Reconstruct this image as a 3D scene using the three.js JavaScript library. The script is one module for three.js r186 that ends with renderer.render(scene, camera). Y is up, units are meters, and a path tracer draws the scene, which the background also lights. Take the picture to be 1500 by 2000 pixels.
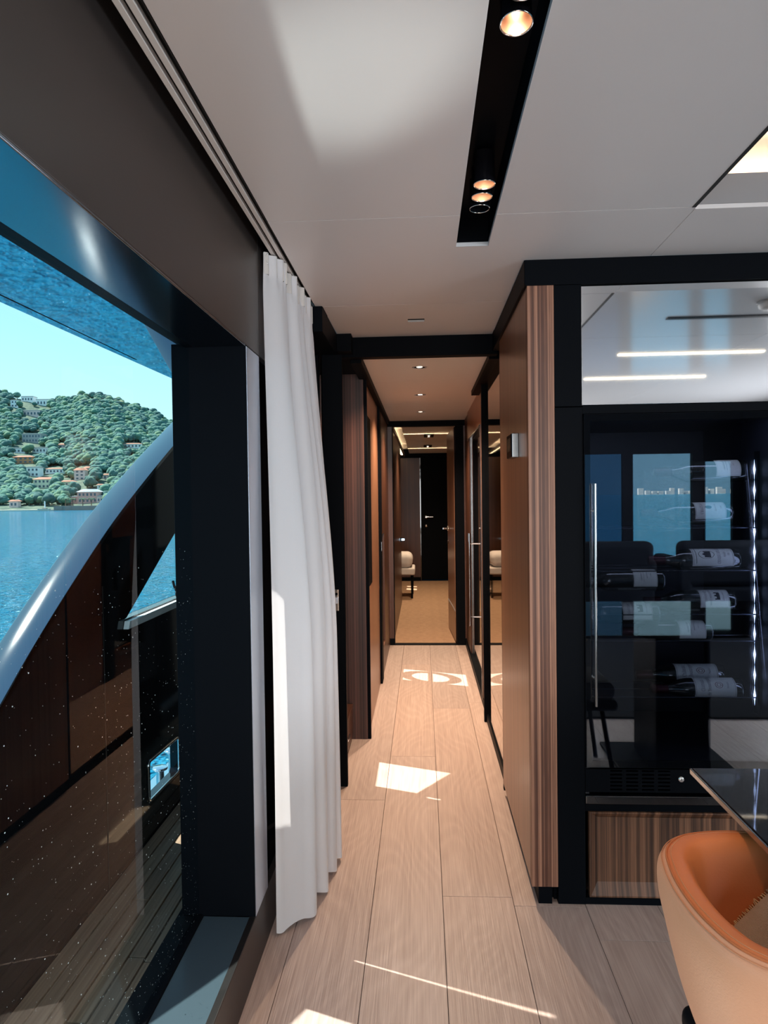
import * as THREE from 'three';
import { RoundedBoxGeometry } from 'three/addons/geometries/RoundedBoxGeometry.js';
import { mergeGeometries, mergeVertices, toCreasedNormals } from 'three/addons/utils/BufferGeometryUtils.js';
import { RectAreaLightUniformsLib } from 'three/addons/lights/RectAreaLightUniformsLib.js';

// ---------------------------------------------------------------- camera, sky, sun, exposure
RectAreaLightUniformsLib.init();
const EYE = 1.343;                                   // eye height above the saloon floor
const scene = new THREE.Scene();
const camera = new THREE.PerspectiveCamera(2 * Math.atan(1000 / 1340) * 180 / Math.PI, 0.75, 0.05, 20000);
{
  const m = new THREE.Matrix4().set(
    0.9983506876897282, 0.01198020825227674, 0.056146050615147707, 0,
    -0.013213223503189502, 0.9996784804085641, 0.021641315410087843, EYE,
    -0.055868731094427124, -0.02234749243777085, 0.9981879955537646, 0,
    0, 0, 0, 1);
  m.decompose(camera.position, camera.quaternion, camera.scale);
  scene.add(camera);
}
const renderer = new THREE.WebGLRenderer({ antialias: true });
renderer.toneMapping = THREE.LinearToneMapping;
renderer.toneMappingExposure = 1.1;
renderer.shadowMap.enabled = true;

const SKY_LEVEL = 1.3;
{ // clear sea air: pale cyan at the horizon, deeper blue overhead
  const W = 256, H = 128, data = new Float32Array(W * H * 4);
  const zen = [0.15, 0.34, 0.60], mid = [0.36, 0.72, 0.90], hor = [0.66, 0.93, 0.95];
  for (let y = 0; y < H; y++) {
    const s = Math.max(0, Math.sin(((y + 0.5) / H - 0.5) * Math.PI));
    const a = Math.min(1, s / 0.28), b = Math.max(0, Math.min(1, (s - 0.28) / 0.72));
    for (let x = 0; x < W; x++) for (let c = 0; c < 4; c++) {
      const lo = hor[c] + (mid[c] - hor[c]) * a;
      data[(y * W + x) * 4 + c] = c === 3 ? 1 : lo + (zen[c] - lo) * b;
    }
  }
  const t = new THREE.DataTexture(data, W, H, THREE.RGBAFormat, THREE.FloatType);
  t.mapping = THREE.EquirectangularReflectionMapping; t.magFilter = THREE.LinearFilter; t.needsUpdate = true;
  scene.background = t; scene.environment = t;
  scene.backgroundIntensity = SKY_LEVEL; scene.environmentIntensity = SKY_LEVEL;
}
const SUN_ELEV = 52 * Math.PI / 180, SUN_ACROSS = 0.938, SUN_ALONG = 0.346;   // it shines from port, a little ahead
const sun = new THREE.DirectionalLight(new THREE.Color(1, 0.93, 0.82), 11);
sun.position.set(-SUN_ACROSS * Math.cos(SUN_ELEV) * 40, Math.sin(SUN_ELEV) * 40, -SUN_ALONG * Math.cos(SUN_ELEV) * 40);
sun.castShadow = true; sun.shadow.mapSize.set(4096, 4096);
Object.assign(sun.shadow.camera, { left: -12, right: 12, top: 12, bottom: -12, near: 1, far: 100 });
sun.target.position.set(0, 0, 0);
scene.add(sun, sun.target);
// daylight through the open cockpit doors behind the camera
const cockpitDaylight = new THREE.RectAreaLight(new THREE.Color(1.0, 0.97, 0.94), 6.8, 1.9, 1.8);
cockpitDaylight.position.set(0.65, 1.1, 3.42); cockpitDaylight.lookAt(0.65, 1.25, -2);
scene.add(cockpitDaylight);
// daylight through the starboard windows
const starboardDaylight = new THREE.RectAreaLight(new THREE.Color(0.95, 0.97, 1.0), 13, 2.4, 0.95);
starboardDaylight.position.set(3.57, 1.25, 1.4); starboardDaylight.lookAt(0, 1.25, 1.4);
scene.add(starboardDaylight);
// the sun's glint thrown up from the water beside the hull on to the ceiling
const waterGlint = new THREE.SpotLight(new THREE.Color(1, 0.97, 0.9), 28, 0, 0.080, 0.7, 2);
waterGlint.position.set(-2.6, -0.9, -1.72); waterGlint.target.position.set(-0.10, 2.1, -1.26); waterGlint.castShadow = true; waterGlint.shadow.radius = 5;
scene.add(waterGlint, waterGlint.target);

// ---------------------------------------------------------------- small helpers
function rng(seed) { let s = seed >>> 0; return () => { s = (s + 0x6d2b79f5) | 0; let t = Math.imul(s ^ (s >>> 15), 1 | s); t = (t + Math.imul(t ^ (t >>> 7), 61 | t)) ^ t; return ((t ^ (t >>> 14)) >>> 0) / 4294967296; }; }
const lerp = (a, b, t) => a + (b - a) * t, clamp = (x, a = 0, b = 1) => Math.min(b, Math.max(a, x)), smooth = (a, b, x) => { const t = clamp((x - a) / (b - a)); return t * t * (3 - 2 * t); };
function hash(x, y, s) { let h = Math.imul(x, 374761393) ^ Math.imul(y, 668265263) ^ Math.imul(s, 2147483647 & 0x5bd1e995); h = Math.imul(h ^ (h >>> 13), 1274126177); return ((h ^ (h >>> 16)) >>> 0) / 4294967296; }
function noise(x, y, s, px = 1 << 20, py = 1 << 20) {   // value noise that repeats every px, py cells
  const xi = Math.floor(x), yi = Math.floor(y), fx = x - xi, fy = y - yi, u = fx * fx * (3 - 2 * fx), v = fy * fy * (3 - 2 * fy);
  const m = (a, p) => ((a % p) + p) % p;
  const h = (a, b) => hash(m(a, px), m(b, py), s);
  return lerp(lerp(h(xi, yi), h(xi + 1, yi), u), lerp(h(xi, yi + 1), h(xi + 1, yi + 1), u), v);
}
const taken = new Map();
function numbered(name) { const k = taken.get(name) ?? 0; taken.set(name, k + 1); return k ? `${name}_${String(k).padStart(3, '0')}` : name; }
function shade(o) { o.traverse((m) => { if (m.isMesh) { m.castShadow = true; m.receiveShadow = true; } }); return o; }
function part(name, geometry, material, parent, label) {
  const m = new THREE.Mesh(geometry, material); m.name = name; m.castShadow = m.receiveShadow = true;
  if (label) m.userData.label = label;
  parent.add(m); return m;
}
function thing(name, label, category, at = [0, 0, 0], group) {
  const o = new THREE.Group(); o.name = numbered(name); o.position.set(...at); o.userData = { label, category };
  if (group) o.userData.group = group;
  scene.add(o); return o;
}
function single(name, geometry, material, label, category, group) {
  const m = new THREE.Mesh(geometry, material); m.name = numbered(name); m.castShadow = m.receiveShadow = true; m.userData = { label, category };
  if (group) m.userData.group = group;
  scene.add(m); return m;
}
function structure(name, label, category, geometry, material) {
  const o = geometry ? new THREE.Mesh(geometry, material) : new THREE.Group();
  o.name = numbered(name); o.userData = { kind: 'structure', label, category }; scene.add(o); return shade(o);
}
function metreUV(g) {   // uv in metres: u across, v along the grain (upright on walls, fore and aft on floors)
  const p = g.attributes.position, n = g.attributes.normal, uv = new Float32Array(p.count * 2);
  for (let i = 0; i < p.count; i++) {
    const ax = Math.abs(n.getX(i)), ay = Math.abs(n.getY(i)), az = Math.abs(n.getZ(i));
    if (ay > ax && ay > az) { uv[2 * i] = p.getX(i); uv[2 * i + 1] = p.getZ(i); }
    else if (ax > az) { uv[2 * i] = p.getZ(i); uv[2 * i + 1] = p.getY(i); }
    else { uv[2 * i] = p.getX(i); uv[2 * i + 1] = p.getY(i); }
  }
  g.setAttribute('uv', new THREE.BufferAttribute(uv, 2)); return g;
}
function block(x0, x1, y0, y1, z0, z1, r = 0) {
  const w = x1 - x0, h = y1 - y0, d = z1 - z0;
  const g = r > 0 ? new RoundedBoxGeometry(w, h, d, 2, Math.min(r, w / 2.01, h / 2.01, d / 2.01)) : new THREE.BoxGeometry(w, h, d).toNonIndexed();
  g.translate((x0 + x1) / 2, (y0 + y1) / 2, (z0 + z1) / 2); return metreUV(g);
}
function join(list) { return mergeGeometries(list.map((g) => { const q = g.index ? g.toNonIndexed() : g; for (const k of Object.keys(q.attributes)) if (!['position', 'normal', 'uv'].includes(k)) q.deleteAttribute(k); return q; })); }
function lathe(profile, n = 24) { return new THREE.LatheGeometry(profile.map(([r, y]) => new THREE.Vector2(r, y)), n); }
function tube(points, r, n = 24, k = 6) { return new THREE.TubeGeometry(new THREE.CatmullRomCurve3(points.map((p) => new THREE.Vector3(...p))), n, r, k); }
function rod(a, b, r, k = 8) { const A = new THREE.Vector3(...a), B = new THREE.Vector3(...b), d = B.clone().sub(A); const g = new THREE.CylinderGeometry(r, r, d.length(), k); g.applyQuaternion(new THREE.Quaternion().setFromUnitVectors(new THREE.Vector3(0, 1, 0), d.normalize())); g.translate((A.x + B.x) / 2, (A.y + B.y) / 2, (A.z + B.z) / 2); return g; }
// a sheet of given thickness in the z-y plane (x = from x0 to x1), outline and holes as [z, y]
function sideSheet(outline, holes, x0, x1, bevel = 0) {
  const s = new THREE.Shape(outline.map(([z, y]) => new THREE.Vector2(-z, y)));
  for (const h of holes) s.holes.push(new THREE.Path(h.map(([z, y]) => new THREE.Vector2(-z, y))));
  const g = new THREE.ExtrudeGeometry(s, { depth: x1 - x0 - 2 * bevel, bevelEnabled: bevel > 0, bevelSize: bevel, bevelThickness: bevel, bevelOffset: -bevel, bevelSegments: 2, curveSegments: 8 });
  g.rotateY(Math.PI / 2); g.translate(x0 + bevel, 0, 0); return metreUV(g.index ? g.toNonIndexed() : g);
}
function frontSheet(outline, holes, z0, z1, bevel = 0) {   // the same in the x-y plane
  const s = new THREE.Shape(outline.map(([x, y]) => new THREE.Vector2(x, y)));
  for (const h of holes) s.holes.push(new THREE.Path(h.map(([x, y]) => new THREE.Vector2(x, y))));
  const g = new THREE.ExtrudeGeometry(s, { depth: z1 - z0 - 2 * bevel, bevelEnabled: bevel > 0, bevelSize: bevel, bevelThickness: bevel, bevelOffset: -bevel, bevelSegments: 2 });
  g.translate(0, 0, z0 + bevel); return metreUV(g.index ? g.toNonIndexed() : g);
}
function flatSheet(outline, holes, y0, y1) {   // and lying, outline as [x, z]
  const s = new THREE.Shape(outline.map(([x, z]) => new THREE.Vector2(x, -z)));
  for (const h of holes) s.holes.push(new THREE.Path(h.map(([x, z]) => new THREE.Vector2(x, -z))));
  const g = new THREE.ExtrudeGeometry(s, { depth: y1 - y0, bevelEnabled: false });
  g.rotateX(-Math.PI / 2); g.translate(0, y0, 0); return metreUV(g.index ? g.toNonIndexed() : g);
}
function paneX(x, y0, y1, z0, z1) { const g = new THREE.PlaneGeometry(z1 - z0, y1 - y0).rotateY(Math.PI / 2); g.translate(x, (y0 + y1) / 2, (z0 + z1) / 2); return g; }
function paneZ(z, x0, x1, y0, y1) { const g = new THREE.PlaneGeometry(x1 - x0, y1 - y0); g.translate((x0 + x1) / 2, (y0 + y1) / 2, z); return g; }
const rect = (a, b, c, d) => [[a, c], [b, c], [b, d], [a, d]];

// ---------------------------------------------------------------- textures and materials
function dataMap(w, h, f, srgb = true, uMetres = 1, vMetres = 1) {   // f(x, y) -> [r, g, b] in 0..255
  const d = new Uint8Array(w * h * 4);
  for (let y = 0; y < h; y++) for (let x = 0; x < w; x++) { const c = f(x, y); const o = (y * w + x) * 4; d[o] = c[0]; d[o + 1] = c[1]; d[o + 2] = c[2]; d[o + 3] = 255; }
  const t = new THREE.DataTexture(d, w, h); t.wrapS = t.wrapT = THREE.RepeatWrapping; t.magFilter = THREE.LinearFilter; t.minFilter = THREE.LinearMipmapLinearFilter; t.generateMipmaps = true;
  if (srgb) t.colorSpace = THREE.SRGBColorSpace;
  t.repeat.set(1 / uMetres, 1 / vMetres); t.needsUpdate = true; return t;
}
const mixc = (a, b, t) => [lerp(a[0], b[0], t), lerp(a[1], b[1], t), lerp(a[2], b[2], t)];
function stripeMap(dark, light, seed, contrast, freq, across = 0.48) {   // straight-grained veneer
  const W = 1024, H = 256;
  return dataMap(W, H, (x, y) => {
    const u = x / W;
    const wav = 0.0016 * noise(u * 8, y / H * 2, seed + 9, 8, 2);
    const q = (k, s) => noise((u + wav) * k, 0, s, k, 1);
    let s = 0.5 * q(Math.round(freq * across), seed) + 0.3 * q(Math.round(freq * 2.3 * across), seed + 1) + 0.2 * q(Math.round(freq * 0.4 * across) + 1, seed + 2);
    s = clamp(0.5 + (s - 0.5) * contrast);
    const pore = noise(u * 700, y / H * 24, seed + 5, 700, 24);
    return mixc(dark, light, clamp(s + (pore - 0.5) * 0.28));
  }, true, across, 1.2);
}
const oakMap = (() => {
  const W = 1024, H = 1024;   // one metre across, two along
  return dataMap(W, H, (x, y) => {
    const u = x / W, v = y / H, pl = u * 4;
    const warp = noise(u * 9, v * 4, 3, 9, 4) * 1.1 + noise(u * 22, v * 9, 4, 22, 9) * 0.25;
    const ring = 0.5 + 0.5 * Math.sin((pl * 5.5 + warp * 3.2 + 1.5 * Math.sin(v * Math.PI * 4 + Math.floor(pl) * 2.1)) * Math.PI * 2);
    const fine = 0.6 * noise(u * 330, v * 7, 7, 330, 7) + 0.4 * noise(u * 120, v * 5, 9, 120, 5), pore = noise(u * 260, v * 26, 8, 260, 26);
    const big = noise(u * 4, v * 4, 11, 4, 4);
    let s = 0.13 * Math.pow(ring, 2.0) + 0.50 * fine + 0.20 * big + 0.17 * pore;
    return mixc([163, 142, 133], [205, 186, 177], clamp(s * 1.2 - 0.08));
  }, true, 1, 2);
})();
const oakBump = (() => dataMap(512, 512, (x, y) => { const u = x / 512, v = y / 512; const a = 255 * (0.6 * noise(u * 250, v * 14, 7, 250, 14) + 0.4 * noise(u * 60, v * 9, 17, 60, 9)); return [a, a, a]; }, false, 0.5, 1.2))();
const teakMap = dataMap(256, 512, (x, y) => { const u = x / 256, v = y / 512; const s = 0.6 * noise(u * 60, v * 8, 21, 60, 8) + 0.4 * noise(u * 6, v * 5, 22, 6, 5); return mixc([128, 104, 84], [176, 150, 126], s); }, true, 0.3, 1.5);
const weaveBump = dataMap(128, 128, (x, y) => { const a = 128 + 60 * Math.sin(x / 128 * Math.PI * 2 * 32) * 0.5 + 60 * Math.sin(y / 128 * Math.PI * 2 * 32) * 0.5 + 50 * (noise(x / 2, y / 10, 31, 64, 13) - 0.5); return [a, a, a]; }, false, 0.06, 0.06);
const leatherBump = dataMap(256, 256, (x, y) => { const a = 255 * (0.5 * noise(x / 4, y / 4, 41, 64, 64) + 0.5 * noise(x / 9.14, y / 9.14, 42, 28, 28)); return [a, a, a]; }, false, 0.12, 0.12);
const carpetMap = dataMap(256, 256, (x, y) => { const s = 0.6 * noise(x / 2, y / 2, 51, 128, 128) + 0.4 * noise(x / 16, y / 16, 52, 16, 16); return mixc([150, 118, 92], [178, 144, 114], s); }, true, 0.5, 0.5);
const waveBump = (() => {
  const N = 1024;
  return dataMap(N, N, (x, y) => {
    const u = x / N, v = y / N; let s = 0;
    for (const [k, a, e] of [[6, 0.3, 61], [14, 0.26, 62], [34, 0.2, 63], [80, 0.14, 64], [190, 0.1, 65]]) { const n = noise(u * k + 0.6 * noise(u * 5, v * 5, 66, 5, 5), v * Math.round(k * 1.7), e, k, Math.round(k * 1.7)); s += a * (1 - Math.abs(2 * n - 1)); }
    const c = clamp(s) * 255; return [c, c, c];
  }, false, 17, 17);
})();
const hillMap = dataMap(512, 512, (x, y) => { const s = 0.5 * noise(x / 8, y / 8, 71, 64, 64) + 0.5 * noise(x / 32, y / 32, 72, 16, 16); return mixc([56, 80, 70], [112, 122, 102], s); }, true, 60, 60);

const std = (o) => new THREE.MeshStandardMaterial(o), phys = (o) => new THREE.MeshPhysicalMaterial(o);
const lin = (r, g, b) => new THREE.Color().setRGB(r, g, b);
const M = {
  ceiling: std({ color: lin(0.70, 0.665, 0.66), roughness: 0.33 }),
  corridorCeiling: std({ color: lin(0.86, 0.82, 0.80), roughness: 0.24 }),
  trayCeiling: std({ color: lin(0.62, 0.62, 0.64), roughness: 0.14 }),
  lipGrey: std({ color: lin(0.27, 0.26, 0.265), roughness: 0.4 }),
  ceilingEdge: std({ color: lin(0.66, 0.66, 0.68), roughness: 0.4 }),
  black: phys({ color: lin(0.004, 0.005, 0.007), roughness: 0.46, specularIntensity: 0.06 }),
  blackGloss: phys({ color: lin(0.006, 0.006, 0.008), roughness: 0.06, clearcoat: 1, clearcoatRoughness: 0.02 }),
  tableGlass: phys({ color: lin(0.005, 0.005, 0.006), roughness: 0.03, specularIntensity: 0.7 }),
  blackMatte: std({ color: lin(0.006, 0.006, 0.006), roughness: 0.8 }),
  header: std({ color: lin(0.045, 0.038, 0.036), roughness: 0.33, metalness: 0.35 }),
  baseDark: std({ color: lin(0.014, 0.012, 0.012), roughness: 0.45 }),
  reveal: std({ color: lin(0.20, 0.24, 0.28), roughness: 0.14, metalness: 1 }),
  satinMetal: std({ color: lin(0.62, 0.69, 0.80), roughness: 0.32, metalness: 0.85 }),
  chrome: std({ color: lin(0.78, 0.79, 0.8), roughness: 0.08, metalness: 1 }),
  oak: std({ map: oakMap, bumpMap: oakBump, bumpScale: 0.0006, roughness: 0.42 }),
  zebrano: std({ map: stripeMap([84, 48, 34], [190, 138, 110], 101, 2.1, 120), roughness: 0.45 }),
  zebranoDark: std({ map: stripeMap([56, 34, 22], [142, 98, 72], 131, 1.7, 120), roughness: 0.45 }),
  zebranoDeep: std({ map: stripeMap([44, 26, 22], [104, 70, 62], 231, 1.7, 120), roughness: 0.45 }),
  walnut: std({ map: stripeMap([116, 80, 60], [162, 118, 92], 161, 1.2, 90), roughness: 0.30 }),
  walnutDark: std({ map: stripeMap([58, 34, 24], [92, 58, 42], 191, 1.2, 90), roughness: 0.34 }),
  teak: std({ map: teakMap, roughness: 0.62 }),
  caulk: std({ color: lin(0.006, 0.006, 0.006), roughness: 0.7 }),
  carpet: std({ map: carpetMap, roughness: 0.95 }),
  glass: phys({ color: lin(0.84, 0.96, 0.99), transmission: 1, thickness: 0, roughness: 0, ior: 1.5, specularIntensity: 0.5 }),
  clearGlass: phys({ color: lin(0.95, 0.97, 0.98), transmission: 1, thickness: 0, roughness: 0, ior: 1.5 }),
  fridgeGlass: phys({ color: lin(0.76, 0.79, 0.84), transmission: 1, thickness: 0, roughness: 0, ior: 2.33 }),
  sill: phys({ color: lin(0.045, 0.068, 0.085), roughness: 0.22, specularIntensity: 0.5 }),
  edgeMetal: std({ color: lin(0.3, 0.3, 0.3), roughness: 0.2, metalness: 1 }),
  rackMetal: std({ color: lin(0.06, 0.065, 0.08), roughness: 0.25, metalness: 1 }),
  mirror: std({ color: lin(0.86, 0.87, 0.88), roughness: 0.03, metalness: 1 }),
  bronzeMirror: std({ color: lin(0.70, 0.60, 0.52), roughness: 0.03, metalness: 1 }),
  soffit: std({ color: lin(0.34, 0.46, 0.56), roughness: 0.02, metalness: 1 }),
  hullGloss: phys({ color: lin(0.005, 0.005, 0.006), roughness: 0.07, specularIntensity: 0.6 }),
  capMetal: std({ color: lin(0.32, 0.32, 0.32), roughness: 0.06, metalness: 1 }),
  whiteLedge: std({ color: lin(0.80, 0.90, 0.95), roughness: 0.3 }),
  curtain: phys({ color: lin(0.91, 0.91, 0.94), roughness: 0.95, transmission: 0.32, thickness: 0, bumpMap: weaveBump, bumpScale: 0.0004, side: THREE.DoubleSide }),
  track: std({ color: lin(0.72, 0.69, 0.67), roughness: 0.45 }),
  leather: phys({ color: lin(0.68, 0.19, 0.055), roughness: 0.42, bumpMap: leatherBump, bumpScale: 0.00025, clearcoat: 0.15, clearcoatRoughness: 0.5 }),
  leatherPale: phys({ color: lin(0.76, 0.355, 0.20), roughness: 0.46, bumpMap: leatherBump, bumpScale: 0.00025 }),
  stitch: std({ color: lin(0.62, 0.26, 0.12), roughness: 0.6 }),
  seatFabric: std({ color: lin(0.05, 0.055, 0.066), roughness: 0.9 }),
  strawFringe: std({ color: lin(0.72, 0.48, 0.26), roughness: 0.9 }),
  straw: std({ color: lin(0.40, 0.30, 0.22), roughness: 0.9, bumpMap: weaveBump, bumpScale: 0.002 }),
  copper: std({ color: lin(0.80, 0.60, 0.48), roughness: 0.30, metalness: 1 }),
  bottle: phys({ color: lin(0.012, 0.014, 0.012), roughness: 0.06, clearcoat: 1, clearcoatRoughness: 0.03 }),
  capsule: std({ color: lin(0.05, 0.01, 0.015), roughness: 0.35, metalness: 0.5 }),
  whiteSeat: std({ color: lin(0.62, 0.57, 0.55), roughness: 0.85 }),
  screen: phys({ color: lin(0.03, 0.022, 0.018), roughness: 0.08 }),
  rope: std({ color: lin(0.012, 0.012, 0.016), roughness: 0.85 }),
  sofa: phys({ color: lin(0.005, 0.007, 0.011), roughness: 0.85, specularIntensity: 0.15 }),
};
const glow = (r, g, b, k) => std({ color: lin(0.02, 0.02, 0.02), emissive: lin(r, g, b), emissiveIntensity: k, roughness: 0.6 });

// ---------------------------------------------------------------- dimensions of the saloon (metres)
const CEIL = 2.10, WALL_L = -0.487, GLASS = -0.65, WALL_R = 0.345, FRONT = -2.25, AFT = 3.5, STARBOARD = 3.6;
const SILL = 0.155, HEAD = 1.77, PILLAR = -1.90;

// floor: base slab and planks
const floor = structure('floor', 'pale limed oak plank floor running down the corridor', 'floor');
part('floor_base', block(-0.66, STARBOARD, -0.14, -0.014, -6.19, AFT), M.blackMatte, floor);
{
  const R = rng(5), planks = [0, 1, 2, 3, 4, 5].map((k) => { const m = M.oak.clone(); const t = oakMap.clone(); t.offset.set(k * 0.253, k * 0.37); m.map = t; m.color = lin(...[[1, 1, 1], [0.94, 0.94, 0.95], [1.04, 1.03, 1.02], [0.97, 0.95, 0.93], [0.9, 0.91, 0.92], [1.01, 0.99, 0.97]][k]); return m; });
  const W = 0.2325;
  for (let i = -1; i < 14; i++) {
    const x0 = -0.4135 + W * i, x1 = x0 + W, near = i < 6 ? AFT : AFT, far = x0 > 0.46 ? FRONT - 0.3 : -6.185;
    let z = near;
    const steps = [];
    let first = 0.6 + 1.6 * R();
    while (z > far + 0.05) { const len = first || (1.7 + 0.9 * R()); first = 0; const z1 = Math.max(far, z - len); steps.push([z1, z]); z = z1; }
    for (const [a, b] of steps) {
      const lo = Math.max(x0, WALL_L - 0.05), hi = Math.min(x1, STARBOARD);
      if (hi - lo < 0.02) continue;
      const g = block(lo + 0.0007, hi - 0.0007, -0.014, 0, a + 0.0007, b - 0.0007, 0.0012);
      part('plank', g, planks[Math.floor(R() * 6)], floor);
    }
  }
}

// ceiling of the saloon: lacquered panels with fine joints, a spot channel and a raised tray
const ceiling = structure('ceiling', 'satin greige lacquered ceiling panels with fine joints', 'ceiling');
{
  const T = 0.012, j = 0.0012, TR = 0.734, CH0 = 0.111, CH1 = 0.208, CHEND = -2.11, J1 = -1.877, J2 = -2.716, SL = -0.415;
  const p = (x0, x1, z0, z1) => part('ceiling_panel', block(x0 + j, x1 - j, CEIL, CEIL + T, z0 + j, z1 - j, 0.001), M.ceiling, ceiling);
  p(SL, CH0 + j, J1, 1.0); p(CH1 - j, TR, J1, 1.0);
  part('ceiling_panel', flatSheet([[SL + j, J1 - j], [SL + j, J2 + j], [0.335, J2 + j], [0.335, FRONT], [TR - j, FRONT], [TR - j, J1 - j], [CH1, J1 - j], [CH1, CHEND], [CH0, CHEND], [CH0, J1 - j]], [], CEIL, CEIL + T), M.ceiling, ceiling);
  p(TR, STARBOARD, FRONT, J1 - 0.012);
  part('ceiling_panel', flatSheet([[-0.385, J2 - j], [-0.385, -3.25], [0.335, -3.25], [0.335, J2 - j]], [rect(-0.058, 0.022, -2.995, -2.938)], CEIL, CEIL + T), M.ceiling, ceiling);
  p(SL, CH0 + j, 1.0, AFT); p(CH1 - j, TR, 1.0, AFT);
  // raised tray to starboard
  part('tray_panel', block(TR - 0.1, 2.0, 2.262, 2.275, -2.12, -0.4), M.trayCeiling, ceiling);
  part('tray_panel', block(2.004, STARBOARD, 2.262, 2.275, -2.12, -0.4), M.trayCeiling, ceiling);
  part('tray_panel', block(TR - 0.1, 2.0, 2.262, 2.275, -0.396, AFT), M.trayCeiling, ceiling);
  part('tray_panel', block(2.004, STARBOARD, 2.262, 2.275, -0.396, AFT), M.trayCeiling, ceiling);
  part('tray_lip', block(TR, STARBOARD, 2.112, 2.19, J1 - 0.026, J1 - 0.012), M.lipGrey, ceiling, 'grey upstand of the raised tray');
  part('tray_lip', block(TR - 0.012, TR - 0.002, CEIL - 0.001, 2.12, J1, AFT), M.blackMatte, ceiling);
  part('tray_back', block(TR - 0.1, STARBOARD, 2.112, 2.262, -2.135, -2.12), M.ceiling, ceiling);
  part('tray_side', block(TR - 0.115, TR - 0.1, 2.112, 2.262, -2.12, AFT), M.ceiling, ceiling);
  part('roof', block(-0.7, STARBOARD + 0.1, 2.29, 2.40, -6.3, AFT + 0.1), M.ceiling, ceiling);
}
{ // warm light hidden behind the lip of the tray
  const c = thing('cove_light', 'warm strip light hidden behind the far lip of the raised ceiling tray', 'light');
  part('diffuser', block(0.76, 3.4, 2.125, 2.14, -2.07, -2.03, 0.004), glow(1, 0.72, 0.42, 6), c);
  const l = new THREE.RectAreaLight(lin(1, 0.72, 0.42), 14, 2.6, 0.04); l.position.set(2.06, 2.145, -2.05); l.lookAt(2.06, 3, -2.02); scene.add(l);
}

// black channel with spots
const channel = thing('spot_channel', 'long black recessed lighting channel running along the ceiling', 'ceiling channel', [0, CEIL, 0]);
part('channel_tray', join([block(0.111, 0.208, 0.085, 0.095, -2.11, 1.5), block(0.100, 0.111, 0.0125, 0.095, -2.12, 1.5), block(0.2085, 0.219, 0.0125, 0.095, -2.12, 1.5), block(0.100, 0.219, 0.0125, 0.095, -2.122, -2.11)]), M.black, channel);
part('channel_edge', join([block(0.2082, 0.2096, 0, 0.0124, -2.11, 1.5), block(0.111, 0.2096, 0, 0.0124, -2.1115, -2.1098)]), M.ceilingEdge, channel, 'pale cut edge of the ceiling panel');
function spot(z, label, lit, tilt) {
  const s = thing('spot_light', label, 'spotlight', [0.1595, CEIL - 0.001, z], 'spots in the black ceiling channel');
  const cup = [[0.0255, 0], [0.0255, 0.075], [0.012, 0.08]];
  part('body', lathe([...cup, [0.0001, 0.082]], 32), M.blackGloss, s);
  part('reflector', lathe([[0.0245, 0.001], [0.0235, 0.012], [0.020, 0.030], [0.014, 0.045]], 32), lit ? M.copper : M.black, s, lit ? 'copper reflector' : 'unlit dark reflector');
  part('rim', new THREE.TorusGeometry(0.0257, 0.0011, 8, 40).rotateX(Math.PI / 2), M.chrome, s, 'thin chrome rim');
  part('lamp', new THREE.CylinderGeometry(0.010, 0.010, 0.004, 20).translate(0, 0.047, 0), lit ? glow(1, 0.78, 0.56, 2.2) : M.black, s);
  if (tilt) { s.rotation.x = tilt; }
  if (lit) { const l = new THREE.SpotLight(lin(1, 0.66, 0.42), 0.55, 0, 0.75, 0.6, 2); l.position.set(0.1595, CEIL + 0.040, z); l.target.position.set(0.1595, 0, z); l.castShadow = true; l.shadow.radius = 0.5; scene.add(l, l.target); const g = new THREE.PointLight(lin(1, 0.72, 0.52), 0.0012); g.position.set(0.1595, CEIL + 0.036, z); g.shadow.radius = 0.2; scene.add(g); }
}
spot(-1.127, 'copper-lined spot nearest the camera whose whole rim shows in the ceiling channel', true, -0.12);
spot(-1.050, 'copper-lined ceiling spot cut by the top edge of the picture', true, 0);
spot(-1.696, 'copper-lined spot first of the three at the far end of the channel', true, 0);
spot(-1.766, 'copper-lined spot in the middle of the three at the far end', true, 0);
spot(-1.836, 'dark unlit spot last of the three nearest the channel end', false, 0);
{
  const v = thing('ceiling_vent', 'small black rectangular air vent in the ceiling before the corridor', 'vent', [-0.018, CEIL, -2.966]);
  part('frame', frontSheet(rect(-0.04, 0.04, -0.0285, 0.0285), [rect(-0.036, 0.036, -0.0245, 0.0245)], 0, 0.012).rotateX(-Math.PI / 2), M.track, v);
  part('grille', block(-0.036, 0.036, 0.008, 0.012, -0.0245, 0.0245), M.black, v);
}
{
  const d = thing('smoke_detector', 'round white detector on the ceiling seen in the mirror panel', 'detector', [1.68, 2.262, -1.1]);
  part('base', lathe([[0.0001, 0], [0.055, 0], [0.055, -0.012]], 28), M.track, d);
  part('cap', lathe([[0.05, -0.012], [0.046, -0.03], [0.03, -0.04], [0.0001, -0.042]], 28), M.track, d);
}
for (const [z, label] of [[0.07, 'nearer warm line light in the ceiling mirrored in the panel above the fridge'], [1.0, 'farther warm line light in the ceiling mirrored low in the panel']]) {
  const c = thing('line_light', label, 'line light', [1.755, 2.262, z], 'line lights in the ceiling behind');
  part('frame', block(-0.475, 0.475, -0.004, 0.0, -0.018, 0.018), M.track, c);
  part('diffuser', block(-0.465, 0.465, -0.006, -0.002, -0.012, 0.012), glow(1, 0.83, 0.6, 5), c);
  const l = new THREE.RectAreaLight(lin(1, 0.83, 0.6), 10, 0.93, 0.024); l.position.set(1.755, 2.252, z); l.lookAt(1.755, 0, z); scene.add(l);
}
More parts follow.
